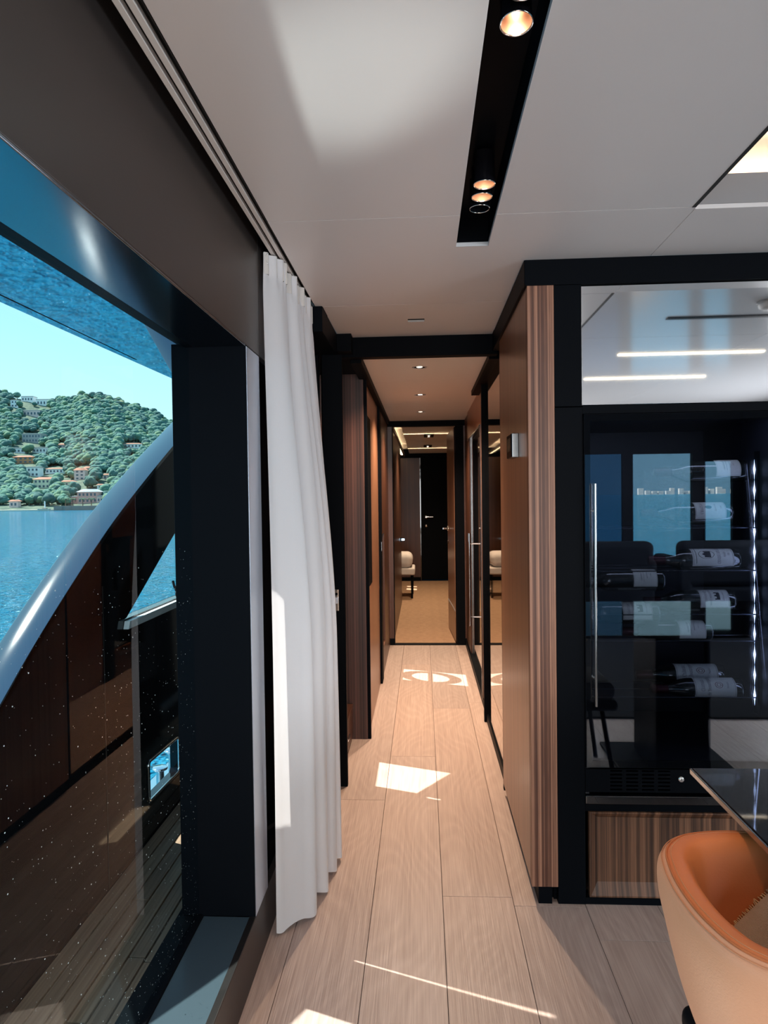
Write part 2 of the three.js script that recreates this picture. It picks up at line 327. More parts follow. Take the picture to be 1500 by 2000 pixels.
for (const [x0, x1, z, label] of [[1.29, 2.5, -0.83, 'long dark air slot in the ceiling mirrored in the panel']]) {
  single('air_slot', block(x0, x1, 2.256, 2.262, z - 0.018, z + 0.018), M.black, label, 'air slot');
}

// ---------------------------------------------------------------- port side: window wall, pillar, curtain
{
  const w = structure('wall_left', 'dark bronze panel over the big side window and its base', 'wall');
  part('header_panel', block(WALL_L - 0.02, WALL_L, HEAD + 0.004, 2.2, -2.058, AFT, 0.003), M.header, w);
  part('header_panel', block(WALL_L - 0.02, WALL_L, HEAD + 0.004, 2.2, -3.20, -2.061, 0.003), M.header, w);
  part('header_core', block(-0.70, WALL_L - 0.02, HEAD + 0.02, 2.29, -3.2, AFT), M.black, w);
  part('reveal', block(GLASS + 0.012, WALL_L - 0.001, HEAD, HEAD + 0.02, PILLAR, AFT, 0.002), M.reveal, w, 'glossy underside of the window head');
  part('base_panel', block(WALL_L - 0.02, WALL_L + 0.001, 0, SILL, -3.2, AFT, 0.002), M.baseDark, w);
  part('base_core', block(-0.72, WALL_L - 0.02, -0.14, SILL - 0.012, -3.2, AFT), M.black, w);
  part('pillar', block(-0.70, WALL_L - 0.001, SILL, HEAD + 0.01, -2.052, PILLAR, 0.002), M.black, w, 'black pillar beside the window');
  part('pillar_face', block(WALL_L - 0.001, WALL_L + 0.0005, SILL, HEAD, -2.051, PILLAR - 0.004), M.satinMetal, w, 'satin silver inner face of the pillar');
  part('pocket_back', block(-0.45, -0.405, 2.19, 2.2, -3.2, AFT), M.black, w);
  // framed glazing behind the curtain, then the side door recess
  part('dark_panel', block(-0.69, -0.60, SILL, 0.30, -2.20, -2.05), M.black, w);
  part('dark_panel', block(-0.69, -0.60, SILL, HEAD + 0.02, -3.20, -2.19, 0.002), M.black, w);
  part('partition_frame', block(-0.455, -0.362, 0, 2.0, -3.17, -3.145, 0.002), M.black, w, 'black door post at the mouth of the corridor');
  part('partition_panel', block(-0.487, -0.462, 0.02, 2.1, -3.17, -2.70, 0.002), M.blackGloss, w);
  part('recess_outer', sideSheet(rect(-3.78, -3.17, 0, 2.1), [[[-3.61, 0.575], [-3.31, 0.575], [-3.31, 0.875], [-3.61, 1.105]], [[-3.30, 0.90], [-3.25, 0.90], [-3.25, 0.99], [-3.30, 1.03]]], -0.69, -0.655), M.black, w);
  part('recess_roof', block(-0.7, -0.32, 2.02, 2.1, -3.78, -3.17), M.black, w);
  part('recess_back', block(-0.7, -0.30, 0, 2.1, -3.80, -3.775), M.black, w);
}
{
  const w = structure('window_1', 'big side window looking out over the side deck and the bay', 'window');
  part('glass_pane', paneX(GLASS, SILL, HEAD + 0.004, PILLAR, 1.21), M.glass, w);
  part('glass_pane', paneX(GLASS, SILL, HEAD + 0.004, 1.23, AFT - 0.1), M.glass, w);
  part('window_frame', join([block(GLASS - 0.012, GLASS + 0.014, HEAD - 0.0, HEAD + 0.02, PILLAR, AFT, 0.002), block(GLASS - 0.012, GLASS + 0.012, SILL - 0.004, SILL + 0.006, PILLAR, AFT, 0.002), block(GLASS - 0.02, GLASS + 0.02, SILL, HEAD, 1.2, 1.24, 0.002), block(GLASS - 0.02, WALL_L, SILL, HEAD, AFT - 0.1, AFT, 0.002)]), M.black, w);
  part('window_sill', block(GLASS + 0.012, WALL_L + 0.0005, SILL - 0.012, SILL, PILLAR, AFT, 0.002), M.sill, w, 'dark mirror-gloss inner sill');
  part('glass_pane', paneX(GLASS, 0.30, HEAD, -2.20, -2.05), M.clearGlass, w);
  // dried salt spray on the outside of the glass
  const R = rng(77), n = 1500, g = new THREE.CircleGeometry(1, 6).rotateY(Math.PI / 2);
  const im = new THREE.InstancedMesh(g, std({ color: lin(0.75, 0.75, 0.75), roughness: 0.9, side: THREE.DoubleSide }), n), mt = new THREE.Matrix4();
  for (let i = 0; i < n; i++) {
    const y = SILL + 0.01 + 1.05 * Math.pow(R(), 1.6), z = PILLAR + 0.01 + R() * 1.1, r = 0.00045 + 0.0009 * Math.pow(R(), 3);
    mt.makeScale(1, r, r * 1.4); mt.setPosition(GLASS - 0.001, y, z); im.setMatrixAt(i, mt);
  }
  im.name = 'salt_specks'; im.userData = { kind: 'stuff', label: 'dried white salt specks on the window glass' }; w.add(im);
}
{
  const t = thing('curtain_track', 'white double curtain track recessed along the ceiling over the window', 'curtain track', [0, CEIL, 0]);
  part('rail', block(-0.461, -0.4495, 0.000, 0.012, -2.75, AFT - 0.05, 0.001), M.track, t);
  part('rail', block(-0.4405, -0.4285, 0.000, 0.012, -2.75, AFT - 0.05, 0.001), M.track, t);
  part('pocket', block(-0.487, -0.4155, 0.05, 0.06, -2.75, AFT), M.blackMatte, t);
  part('pocket', block(-0.418, -0.4152, 0.001, 0.06, -2.75, AFT), M.blackMatte, t);
  part('glider', join([tube([[-0.462, -0.005, -2.093], [-0.468, -0.012, -2.09], [-0.468, -0.032, -2.09], [-0.463, -0.04, -2.092]], 0.0012, 16, 6)]), M.chrome, t, 'small wire curtain hook');
}
{ // sheer curtain: gathered at the head, deep folds that spread towards the hem
  const hem = [[-0.462, -2.050], [-0.440, -2.075], [-0.385, -2.125], [-0.358, -2.155], [-0.375, -2.195], [-0.425, -2.215], [-0.405, -2.250], [-0.338, -2.285], [-0.336, -2.315], [-0.415, -2.335], [-0.405, -2.365], [-0.328, -2.395], [-0.328, -2.425], [-0.405, -2.445], [-0.395, -2.470], [-0.318, -2.488], [-0.322, -2.515], [-0.40, -2.54], [-0.39, -2.58], [-0.345, -2.61], [-0.375, -2.65], [-0.45, -2.69]];
  const head = hem.map((p, i) => { const t = i / (hem.length - 1); return [-0.440 + (p[0] + 0.385) * 0.30 + (i === 0 ? -0.012 : 0), -2.085 - 0.66 * Math.pow(t, 0.95)]; });
  const ch = new THREE.CatmullRomCurve3(hem.map(([x, z]) => new THREE.Vector3(x, 0, z)), false, 'centripetal'), ct = new THREE.CatmullRomCurve3(head.map(([x, z]) => new THREE.Vector3(x, 0, z)), false, 'centripetal');
  const NU = 320, NV = 90, pos = [], uv = [], idx = [], a = new THREE.Vector3(), b = new THREE.Vector3();
  for (let j = 0; j <= NV; j++) {
    const v = j / NV, y = 0.012 + v * 2.082, w = smooth(0.82, 2.12, y) * 0.78 + 0.22 * Math.pow(v, 3), pinch = smooth(1.96, 2.10, y);
    for (let i = 0; i <= NU; i++) {
      const t = i / NU; ch.getPoint(t, a); ct.getPoint(t, b);
      let x = lerp(a.x, b.x, w), z = lerp(a.z, b.z, w);
      x += 0.004 * Math.sin(t * 46 + y * 2.2) * (1 - pinch) + 0.006 * Math.sin(t * 130) * pinch;
      z += 0.004 * Math.sin(y * 3 + t * 20);
      pos.push(x, y - 0.006 * Math.sin(t * 60) * (1 - v), z); uv.push(t * 2.2, y);
    }
  }
  for (let j = 0; j < NV; j++) for (let i = 0; i < NU; i++) { const o = j * (NU + 1) + i; idx.push(o, o + 1, o + NU + 1, o + 1, o + NU + 2, o + NU + 1); }
  const g = new THREE.BufferGeometry(); g.setAttribute('position', new THREE.Float32BufferAttribute(pos, 3)); g.setAttribute('uv', new THREE.Float32BufferAttribute(uv, 2)); g.setIndex(idx); g.computeVertexNormals();
  const c = thing('curtain', 'white sheer curtain drawn into folds beside the window, hem on the floor', 'curtain');
  part('cloth', g, M.curtain, c);
  // stitched heading tape along the top
  const hp = [], hi = [], hu = [];
  for (let i = 0; i <= NU; i++) { const t = i / NU; ct.getPoint(t, b); const x = b.x + 0.006 * Math.sin(t * 130) + 0.0015, z = b.z; hp.push(x, 2.096, z, x, 2.03, z); hu.push(t, 1, t, 0); if (i < NU) { const o = 2 * i; hi.push(o, o + 1, o + 2, o + 1, o + 3, o + 2); } }
  const hg = new THREE.BufferGeometry(); hg.setAttribute('position', new THREE.Float32BufferAttribute(hp, 3)); hg.setAttribute('uv', new THREE.Float32BufferAttribute(hu, 2)); hg.setIndex(hi); hg.computeVertexNormals();
  part('heading_tape', hg, phys({ color: lin(0.74, 0.71, 0.68), roughness: 0.95, transmission: 0.15, thickness: 0, side: THREE.DoubleSide }), c, 'cream heading tape');
}

// ---------------------------------------------------------------- black trims over the openings
{
  const t1 = structure('trim_1', 'black beam across the mouth of the corridor', 'beam', block(-0.46, 0.36, 2.006, CEIL, -3.31, -3.25, 0.002), M.black);
  const t2 = structure('trim_2', 'black cornice over the wooden side wall', 'cornice', block(0.336, 0.40, 2.02, CEIL, -3.25, FRONT + 0.002, 0.002), M.black);
  const t3 = structure('trim_3', 'black cornice over the fridge cabinet', 'cornice', block(0.337, STARBOARD, 2.018, CEIL, FRONT - 0.05, FRONT + 0.003, 0.002), M.black);
  const t4 = structure('trim_4', 'black cornice between curtain and corridor beam', 'cornice', block(-0.47, -0.386, 2.0, CEIL, -3.25, -2.706, 0.002), M.black);
  const t5 = structure('trim_5', 'black cornice along the right corridor ceiling', 'cornice', block(0.325, 0.40, 1.995, 2.05, -4.5, -3.31, 0.002), M.black);
  const t6 = structure('trim_6', 'black cornice along the left corridor ceiling', 'cornice', block(-0.34, -0.285, 1.99, 2.05, -6.19, -3.31, 0.002), M.black);
}

// ---------------------------------------------------------------- starboard cabinet block: wood wall, striped end post, fridge cabinet
{
  const w = structure('wall_right', 'satin walnut side wall running into the corridor', 'wall');
  part('wood_panel', block(WALL_R, WALL_R + 0.03, 0.062, 2.02, -3.052, FRONT - 0.02, 0.001), M.walnut, w);
  part('end_post', block(WALL_R - 0.0005, 0.4295, 0.057, 2.018, FRONT - 0.03, FRONT, 0.001), M.zebrano, w, 'striped zebrano end post');
  part('panel_edge', block(WALL_R + 0.002, WALL_R + 0.035, 0.03, 2.02, -3.075, -3.052), M.black, w);
  part('plinth', block(0.366, 0.41, 0, 0.06, -3.07, FRONT - 0.003), M.black, w);
  part('mirror_panel', block(0.372, 0.385, 0.05, 2.0, -4.07, -3.095, 0.001), M.bronzeMirror, w, 'bronze mirror panel reflecting the corridor');
  part('mirror_frame', join([block(0.366, 0.392, 0.0, 0.05, -4.12, -3.08), block(0.366, 0.392, 0, 2.03, -3.095, -3.078), block(0.352, 0.392, 0, 2.03, -4.10, -4.07)]), M.black, w);
  part('core', block(0.394, 0.42, 0, CEIL, -4.2, -2.29), M.black, w);
  part('wood_panel', block(0.375, 0.40, 0.05, 2.03, -4.40, -4.10, 0.001), M.walnut, w);
  part('wood_panel', block(0.375, 0.40, 1.80, 2.03, -5.66, -4.40, 0.001), M.walnut, w);
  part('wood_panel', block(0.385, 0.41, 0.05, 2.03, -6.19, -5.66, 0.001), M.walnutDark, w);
  part('plinth', block(0.372, 0.42, 0, 0.05, -6.19, -4.12), M.black, w);
  part('core', block(0.428, 0.47, 0, CEIL, -6.25, -4.1), M.blackMatte, w);
}
{ // glossy corridor door with chrome edge
  const d = structure('door_1', 'glossy dark glass door with chrome frame on the right of the corridor', 'door');
  part('leaf', block(0.40, 0.425, 0.05, 1.80, -5.62, -4.42, 0.002), M.blackGloss, d);
  part('frame', join([block(0.368, 0.40, 0.03, 1.80, -4.425, -4.405, 0.002), block(0.368, 0.40, 1.785, 1.80, -5.62, -4.41, 0.002), block(0.392, 0.40, 0.03, 1.80, -5.62, -5.60, 0.002)]), M.edgeMetal, d, 'polished metal frame');
  part('pull_handle', join([rod([0.352, 0.35, -5.25], [0.352, 1.06, -5.25], 0.009), rod([0.352, 0.42, -5.25], [0.40, 0.42, -5.25], 0.006), rod([0.352, 0.98, -5.25], [0.40, 0.98, -5.25], 0.006)]), M.chrome, d, 'tall chrome pull handle');
  part('latch', block(0.366, 0.372, 0.93, 1.05, -4.24, -4.19, 0.002), M.chrome, d);
}
{ // thermostat
  const c = thing('control_panel', 'small wall controller with dark screen and silver case on the wooden wall', 'wall controller', [WALL_R, 1.4795, -2.54]);
  part('case', block(-0.024, 0, 0, 0.086, -0.07, 0.066, 0.002), M.edgeMetal, c);
  part('bezel', block(-0.0262, -0.023, 0.002, 0.084, -0.068, 0.062, 0.001), M.black, c);
  part('screen', block(-0.0268, -0.026, 0.022, 0.072, -0.052, 0.046), M.screen, c);
}
const cabinet = structure('wall_front', 'black cabinet wall that frames mirror, fridge and drawer', 'wall');
{
  part('column', block(0.4305, 0.517, 1.628, 2.018, FRONT - 0.03, FRONT - 0.002, 0.001), M.black, cabinet, 'upper black column beside the mirror');
  part('column', block(0.4305, 0.519, 0, 1.625, FRONT - 0.03, FRONT - 0.002, 0.001), M.black, cabinet, 'tall black column beside the fridge');
  part('plinth', block(0.43, STARBOARD, 0, 0.022, FRONT - 0.05, FRONT - 0.004), M.black, cabinet);
  part('rail', block(0.519, STARBOARD, 1.603, 1.630, FRONT - 0.03, FRONT - 0.004, 0.001), M.black, cabinet);
  part('rail', block(0.519, 1.16, 0.334, 0.362, FRONT - 0.03, FRONT + 0.004, 0.004), M.blackGloss, cabinet, 'glossy black ledge under the fridge');
  part('side', block(1.135, 1.16, 0, 1.603, FRONT - 0.03, FRONT - 0.004), M.black, cabinet);
  part('side_wall', block(1.16, STARBOARD, 0, 1.603, FRONT - 0.03, FRONT - 0.006), M.black, cabinet);
  part('backing', block(0.43, STARBOARD, 0, 2.1, FRONT - 0.64, FRONT - 0.62), M.black, cabinet);
  part('backing', block(0.42, 0.44, 0, 2.1, FRONT - 0.62, FRONT - 0.03), M.black, cabinet);
}
single('mirror_panel', block(0.519, 1.9, 1.632, 2.016, FRONT - 0.024, FRONT - 0.012, 0.001), M.mirror, 'wide mirror panel above the wine fridge reflecting the ceiling', 'mirror');
{ // wine fridge
  const X0 = 0.521, X1 = 1.133, Y0 = 0.365, Y1 = 1.601, Z = FRONT;
  const f = thing('wine_fridge', 'built-in black wine fridge with dark glass door and blue-white interior lights', 'wine fridge', [X0, Y0, Z]);
  const G = (a, b, c, d, e, g2, r) => block(a - X0, b - X0, c - Y0, d - Y0, e, g2, r);
  part('cabinet', join([G(X0, X0 + 0.012, Y0, Y1, -0.56, -0.006), G(X1 - 0.012, X1, Y0, Y1, -0.56, -0.006), G(X0, X1, Y1 - 0.012, Y1, -0.56, -0.006), G(X0, X1, 0.452, 0.464, -0.56, -0.006), G(X0, X1, Y0, Y1, -0.575, -0.56)]), std({ color: lin(0.012, 0.014, 0.022), roughness: 0.5 }), f);
  const door = part('door', frontSheet(rect(0, X1 - X0, 0.455 - Y0, Y1 - Y0), [rect(0.02, X1 - X0 - 0.02, 0.478 - Y0, 1.578 - Y0)], -0.006, 0.006, 0.001), M.black, f);
  for (const z of [-0.006, 0.001, 0.0075]) part('glass', paneZ(z, 0.002, X1 - X0 - 0.002, 0.457 - Y0, 1.599 - Y0), M.fridgeGlass, door, 'dark reflective glass');
  part('handle', join([rod([0.027, 0.664 - Y0, 0.034], [0.027, 1.377 - Y0, 0.034], 0.0045, 16), rod([0.027, 0.75 - Y0, 0.006], [0.027, 0.75 - Y0, 0.034], 0.004), rod([0.027, 1.29 - Y0, 0.006], [0.027, 1.29 - Y0, 0.034], 0.004)]), M.edgeMetal, door, 'slim steel bar handle');
  const slots = [];
  for (let c = 0; c < 4; c++) for (let r = 0; r < 6; r++) { const x = 0.599 + c * 0.0508 - X0, y = 0.3795 + r * 0.0122 - Y0; slots.push(rect(x, x + 0.038, y, y + 0.0055)); }
  part('grille', frontSheet(rect(0, X1 - X0, 0.373 - Y0, 0.449 - Y0), slots, -0.006, 0.001, 0.0008), M.black, f, 'slotted black ventilation grille');
  part('lock', join([lathe([[0.0001, 0.010], [0.007, 0.010], [0.010, 0.006], [0.011, 0]], 24).rotateX(Math.PI / 2).translate(0.823 - X0, 0.420 - Y0, 0.001)]), M.chrome, f, 'round chrome lock');
  const leds = [];
  for (let k = 0; k < 12; k++) leds.push(lathe([[0.0001, -0.034], [0.0012, -0.02], [0.0042, 0], [0.0012, 0.02], [0.0001, 0.034]], 8).translate(1.108 - X0, 0.66 + k * 0.069 - Y0, -0.11));
  part('led_strip', join(leds), glow(0.55, 0.68, 1, 7), f, 'column of blue-white leds');
  part('led_rail', G(1.112, 1.122, 0.60, 1.48, -0.12, -0.10), M.black, f);
  const shelves = [];
  for (const y of [1.225, 1.082, 0.935, 0.845, 0.655]) shelves.push(rod([0.014, y - Y0, -0.10], [0.598, y - Y0, -0.10], 0.0022), rod([0.014, y - Y0, -0.20], [0.598, y - Y0, -0.20], 0.0022), rod([0.014, y - Y0, -0.30], [0.598, y - Y0, -0.30], 0.0022));
  part('rack', join(shelves), M.rackMetal, f, 'thin dark bottle rods');
  const l = new THREE.RectAreaLight(lin(0.55, 0.66, 1), 8, 0.02, 0.8); l.position.set(1.100, 1.04, FRONT - 0.06); l.lookAt(0.6, 1.0, FRONT - 0.22); scene.add(l);
  part('top_light', G(0.56, 1.09, 1.584, 1.588, -0.05, -0.03), glow(0.7, 0.78, 1, 2), f, 'light bar under the top of the cabinet');
  const l2 = new THREE.RectAreaLight(lin(0.72, 0.78, 1), 15, 0.52, 0.02); l2.position.set(0.825, 1.582, FRONT - 0.04); l2.lookAt(0.825, 0.9, FRONT - 0.2); scene.add(l2);
}
{ // wine bottles lying in the racks; neck to port, labels towards the saloon
  const prof = [[0.0001, 0.004], [0.028, 0.0], [0.0365, 0.004], [0.0375, 0.012], [0.0375, 0.185], [0.034, 0.205], [0.022, 0.228], [0.0155, 0.245], [0.0145, 0.295], [0.0158, 0.297], [0.0158, 0.303], [0.0001, 0.304]];
  const body = lathe(prof, 40).rotateZ(Math.PI / 2);   // axis along -x from the base
  const caps = lathe([[0.0162, 0.250], [0.0160, 0.304], [0.0001, 0.3055]], 24).rotateZ(Math.PI / 2);
  function labelMap(lines, draw) {
    const c = document.createElement('canvas'); c.width = 512; c.height = 512; const g = c.getContext('2d');
    g.fillStyle = '#d9d6cd'; g.fillRect(0, 0, 512, 512); g.strokeStyle = '#56524a'; g.lineWidth = 4; g.strokeRect(14, 14, 484, 484);
    g.fillStyle = '#23222a'; g.textAlign = 'center'; if (draw) draw(g);
    for (const [t, y, s, font] of lines) { g.font = `${s}px ${font ?? 'serif'}`; g.fillText(t, 256, y); }
    const t = new THREE.CanvasTexture(c); t.colorSpace = THREE.SRGBColorSpace; t.anisotropy = 8; return t;
  }
  const house = (g) => { g.beginPath(); g.arc(256, 175, 95, 0, 7); g.lineWidth = 7; g.stroke(); g.fillRect(205, 175, 105, 55); g.fillRect(185, 150, 30, 80); g.fillRect(300, 140, 34, 90); g.beginPath(); g.moveTo(195, 178); g.lineTo(256, 120); g.lineTo(320, 178); g.fill(); g.fillRect(60, 45, 392, 6); };
  const crest = (g) => { g.strokeStyle = '#7a4a44'; g.lineWidth = 8; g.beginPath(); g.ellipse(256, 300, 62, 46, 0, 0, 7); g.stroke(); g.beginPath(); g.ellipse(256, 300, 34, 24, 0, 0, 7); g.stroke(); };
  const tower = (g) => { g.fillRect(180, 290, 150, 60); g.fillRect(170, 260, 26, 90); g.fillRect(314, 250, 26, 100); g.fillRect(240, 255, 36, 60); };
  const texts = {
    chateau: labelMap([['CHATEAU', 130, 64], ['GRAND VIN', 350, 34], ['2009', 440, 32]], (g) => { g.beginPath(); g.ellipse(256, 225, 40, 55, 0, 0, 7); g.fill(); }),
    house: labelMap([['CHASSE-SPLEEN', 345, 52], ['Moulis', 410, 36], ['2005', 460, 30]], house),
    tower: labelMap([['CHATEAU', 120, 52], ['HAUT-MARBUZET', 200, 46], ['SAINT-ESTEPHE', 420, 26]], tower),
    script: labelMap([['Château', 120, 66], ['de Beauregard', 200, 62], ['Pomerol', 420, 34]], crest),
    plain: labelMap([['GRAND CRU', 180, 40], ['Bordeaux', 300, 34], ['2010', 380, 30]], (g) => g.fillRect(120, 215, 272, 5)),
  };
  const lm = Object.fromEntries(Object.entries(texts).map(([k, t]) => [k, std({ map: t, roughness: 0.75 })]));
  function labelBand(x0, x1, r, a0, a1) {   // patch of the bottle's side; text reads up the bottle
    const N = 20, pos = [], uv = [], nor = [], idx = [];
    for (let i = 0; i <= N; i++) { const t = i / N, a = lerp(a0, a1, t), y = Math.sin(a) * r, z = Math.cos(a) * r; for (const [x, s] of [[x0, 1], [x1, 0]]) { pos.push(x, y, z); nor.push(0, Math.sin(a), Math.cos(a)); uv.push(t, s); } }
    for (let i = 0; i < N; i++) { const o = 2 * i; idx.push(o, o + 1, o + 2, o + 1, o + 3, o + 2); }
    const g = new THREE.BufferGeometry(); g.setAttribute('position', new THREE.Float32BufferAttribute(pos, 3)); g.setAttribute('normal', new THREE.Float32BufferAttribute(nor, 3)); g.setAttribute('uv', new THREE.Float32BufferAttribute(uv, 2)); g.setIndex(idx); return g;
  }
  const k = 2.42 / 2.25;
  function wine(x0, x1, y0, y1, look, label, depth = 0) {   // label extent as seen on the door plane
    const s = (2.42 + depth) / 2.25, a = x0 * s, b = x1 * s, lo = EYE + (y0 - EYE) * s, w = b - a, r = 0.0382;
    const o = thing('wine_bottle', label, 'wine bottle', [b + 0.03, lo + r * 0.55, FRONT - 0.17 - depth], 'bottles lying in the wine fridge');
    const long = 1; o.scale.set(long, 1, 1);
    part('glass_body', body, M.bottle, o); part('capsule', caps, M.capsule, o);
    part('label', labelBand(-0.03 - w, -0.03, 0.0381, -0.5, 1.75), lm[look], o, 'paper label');
  }
  wine(0.860, 0.955, 1.258, 1.307, 'chateau', 'wine bottle with cream label, second from the top in the right-hand column');
  wine(0.851, 0.979, 1.109, 1.174, 'house', 'wine bottle whose wide label shows a house drawn in a round frame');
  wine(0.875, 0.964, 0.977, 1.035, 'tower', 'wine bottle whose label shows a small castle, below the round picture label');
  wine(0.634, 0.726, 0.939, 0.984, 'tower', 'wine bottle with violet-tinged label low in the left-hand column');
  wine(0.858, 0.986, 0.693, 0.759, 'script', 'lowest wine bottle with large script label and round crest');
  wine(0.800, 0.93, 0.740, 0.79, 'script', 'wine bottle half hidden behind the lowest script-labelled bottle', 0.09);
  wine(0.668, 0.742, 1.045, 1.111, 'plain', 'wine bottle with plain cream label upper in the left-hand column');
  wine(0.925, 1.000, 1.392, 1.437, 'plain', 'topmost wine bottle in the fridge, small pale label');
  wine(0.810, 0.892, 0.879, 0.925, 'plain', 'dim wine bottle between the castle label and the lowest pair');
}
{ // drawer front under the fridge
  const X0 = 0.531, X1 = 1.12, Y0 = 0.026, Y1 = 0.307;
  const d = thing('drawer_front', 'low striped wooden drawer with raised wooden frame under the wine fridge', 'drawer', [X0, Y0, FRONT]);
  const W = X1 - X0, H = Y1 - Y0, b = 0.028;
  part('panel', block(b - 0.002, W - b + 0.002, b, H - b + 0.006, -0.024, -0.014), M.zebranoDark, d, 'striped inset panel');
  const bar = (pts) => { const g = new THREE.BufferGeometry(); g.setAttribute('position', new THREE.Float32BufferAttribute(pts.flat(), 3)); g.setIndex([0, 1, 2, 0, 2, 3]); const q = g.toNonIndexed(); q.computeVertexNormals(); return metreUV(q); };
  const o = [[0, 0, 0], [W, 0, 0], [W, H, 0], [0, H, 0]], i = [[b, b * 1.6, -0.014], [W - b, b * 1.6, -0.014], [W - b, H - b * 0.75, -0.014], [b, H - b * 0.75, -0.014]], e = 0.005;
  const oo = [[e, e, 0], [W - e, e, 0], [W - e, H - e, 0], [e, H - e, 0]];
  for (let k = 0; k < 4; k++) {
    const n = (k + 1) % 4;
    part('frame_bar', join([bar([oo[k], oo[n], i[n], i[k]]), bar([o[k], o[n], oo[n], oo[k]]), bar([[o[k][0], o[k][1], -0.02], [o[n][0], o[n][1], -0.02], o[n], o[k]])]), M.zebranoDark, d);
  }
  part('box', block(0.01, W - 0.01, 0.01, H - 0.01, -0.4, -0.026), M.black, d);
}
structure('trim_7', 'black band between ledge and drawer', 'trim', block(0.519, 1.135, 0.307, 0.335, FRONT - 0.03, FRONT - 0.008), M.black);

// ---------------------------------------------------------------- corridor
{
  const c = structure('ceiling', 'lower corridor ceiling with three downlights', 'ceiling');
  const P = (z0, z1, holes) => part('ceiling_panel', flatSheet(rect(-0.45, 0.42, z0 + 0.001, z1 - 0.001), holes, 2.025, 2.037), M.corridorCeiling, c);
  const hole = (z) => { const a = []; for (let k = 0; k < 24; k++) a.push([-0.007 + 0.036 * Math.cos(k / 24 * 6.2832), z + 0.036 * Math.sin(k / 24 * 6.2832)]); return a; };
  P(-4.06, -3.31, [hole(-3.64)]); P(-5.0, -4.06, [hole(-4.62)]); P(-6.19, -5.0, [hole(-5.55)]);
  part('void', block(-0.46, 0.43, 2.12, 2.13, -6.2, -3.3), M.blackMatte, c);
}
for (const [z, label] of [[-3.64, 'round recessed downlight nearest the corridor mouth'], [-4.62, 'middle one of three round corridor downlights'], [-5.55, 'farthest round corridor downlight before the cabin doorway']]) {
  const d = thing('downlight', label, 'downlight', [-0.007, 2.025, z], 'corridor downlights');
  part('trim_ring', lathe([[0.031, 0.004], [0.032, -0.002], [0.038, -0.0025], [0.040, 0.0], [0.036, 0.001]], 36), M.satinMetal, d);
  part('housing', lathe([[0.031, 0.0], [0.028, 0.004], [0.016, 0.006], [0.016, 0.02], [0.0001, 0.02]], 30), M.black, d);
  part('lamp', new THREE.CylinderGeometry(0.015, 0.015, 0.004, 24).translate(0, 0.003, 0), glow(1, 0.80, 0.55, 9), d);
  const l = new THREE.SpotLight(lin(1, 0.72, 0.50), 8.5, 0, 1.15, 0.7, 2); l.position.set(-0.007, 2.020, z); l.target.position.set(-0.007, 0, z); l.castShadow = true; l.shadow.radius = 0.6; scene.add(l, l.target);
}
{
  const w = structure('wall_left', 'walnut corridor wall on the left with dark striped end', 'wall');
  part('end_post', block(-0.46, -0.318, 0.0, 2.03, -3.80, -3.77, 0.001), M.zebranoDeep, w, 'dark striped end of the corridor wall');
  part('wood_panel', block(-0.335, -0.316, 0, 2.03, -4.90, -3.80, 0.001), M.walnut, w);
  part('slot_handle', block(-0.317, -0.3150, 0.82, 1.82, -4.22, -3.99), M.black, w, 'dark upright pull slot');
  part('post', block(-0.335, -0.300, 0, 2.03, -5.06, -4.90, 0.002), M.black, w, 'black door post');
  const port = [rect(-5.44, -5.07, 0.20, 1.06)];
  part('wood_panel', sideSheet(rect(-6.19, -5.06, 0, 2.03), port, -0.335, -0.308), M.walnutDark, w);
  part('core', sideSheet(rect(-6.25, -3.80, 0, CEIL), port, -0.47, -0.36), M.blackMatte, w);
  const oval = (a, b) => { const q = []; for (let k = 0; k < 32; k++) q.push([-5.255 + a * Math.cos(k / 32 * 6.2832), 0.65 + b * Math.sin(k / 32 * 6.2832)]); return q; };
  part('oval_frame', sideSheet(oval(0.165, 0.30), [oval(0.115, 0.20)], -0.44, -0.425), M.black, w, 'oval frame of the low side port');
  part('oval_bar', block(-0.44, -0.425, 0.635, 0.665, -5.45, -5.06), M.black, w);
  part('lock', block(-0.302, -0.298, 0.95, 1.02, -5.0, -4.96, 0.002), M.chrome, w);
}
{
  const s = thing('step_box', 'low dark wooden box in the side recess behind the curtain', 'box', [-0.40, 0, -3.5]);
  part('body', block(-0.25, 0, 0.02, 0.175, -0.26, 0.24, 0.003), M.walnutDark, s);
  part('top', block(-0.25, 0.003, 0.176, 0.20, -0.265, 0.245, 0.004), M.walnutDark, s);
  part('plinth', block(-0.25, -0.006, 0, 0.02, -0.25, 0.23), M.black, s);
  part('pull', block(0.0, 0.008, 0.09, 0.105, -0.06, 0.03, 0.003), M.chrome, s, 'small chrome pull');
}
{
  const l = thing('door_latch', 'chrome latch plate on the black door post beside the curtain', 'latch', [-0.402, 0.87, -3.144]);
  part('plate', block(-0.012, 0.012, -0.05, 0.05, 0, 0.004, 0.002), M.chrome, l);
  part('bolt', block(-0.006, 0.008, -0.015, 0.015, 0.004, 0.014, 0.002), M.satinMetal, l);
  part('bolt', block(-0.006, 0.006, 0.024, 0.034, 0.004, 0.009, 0.002), M.black, l);
}
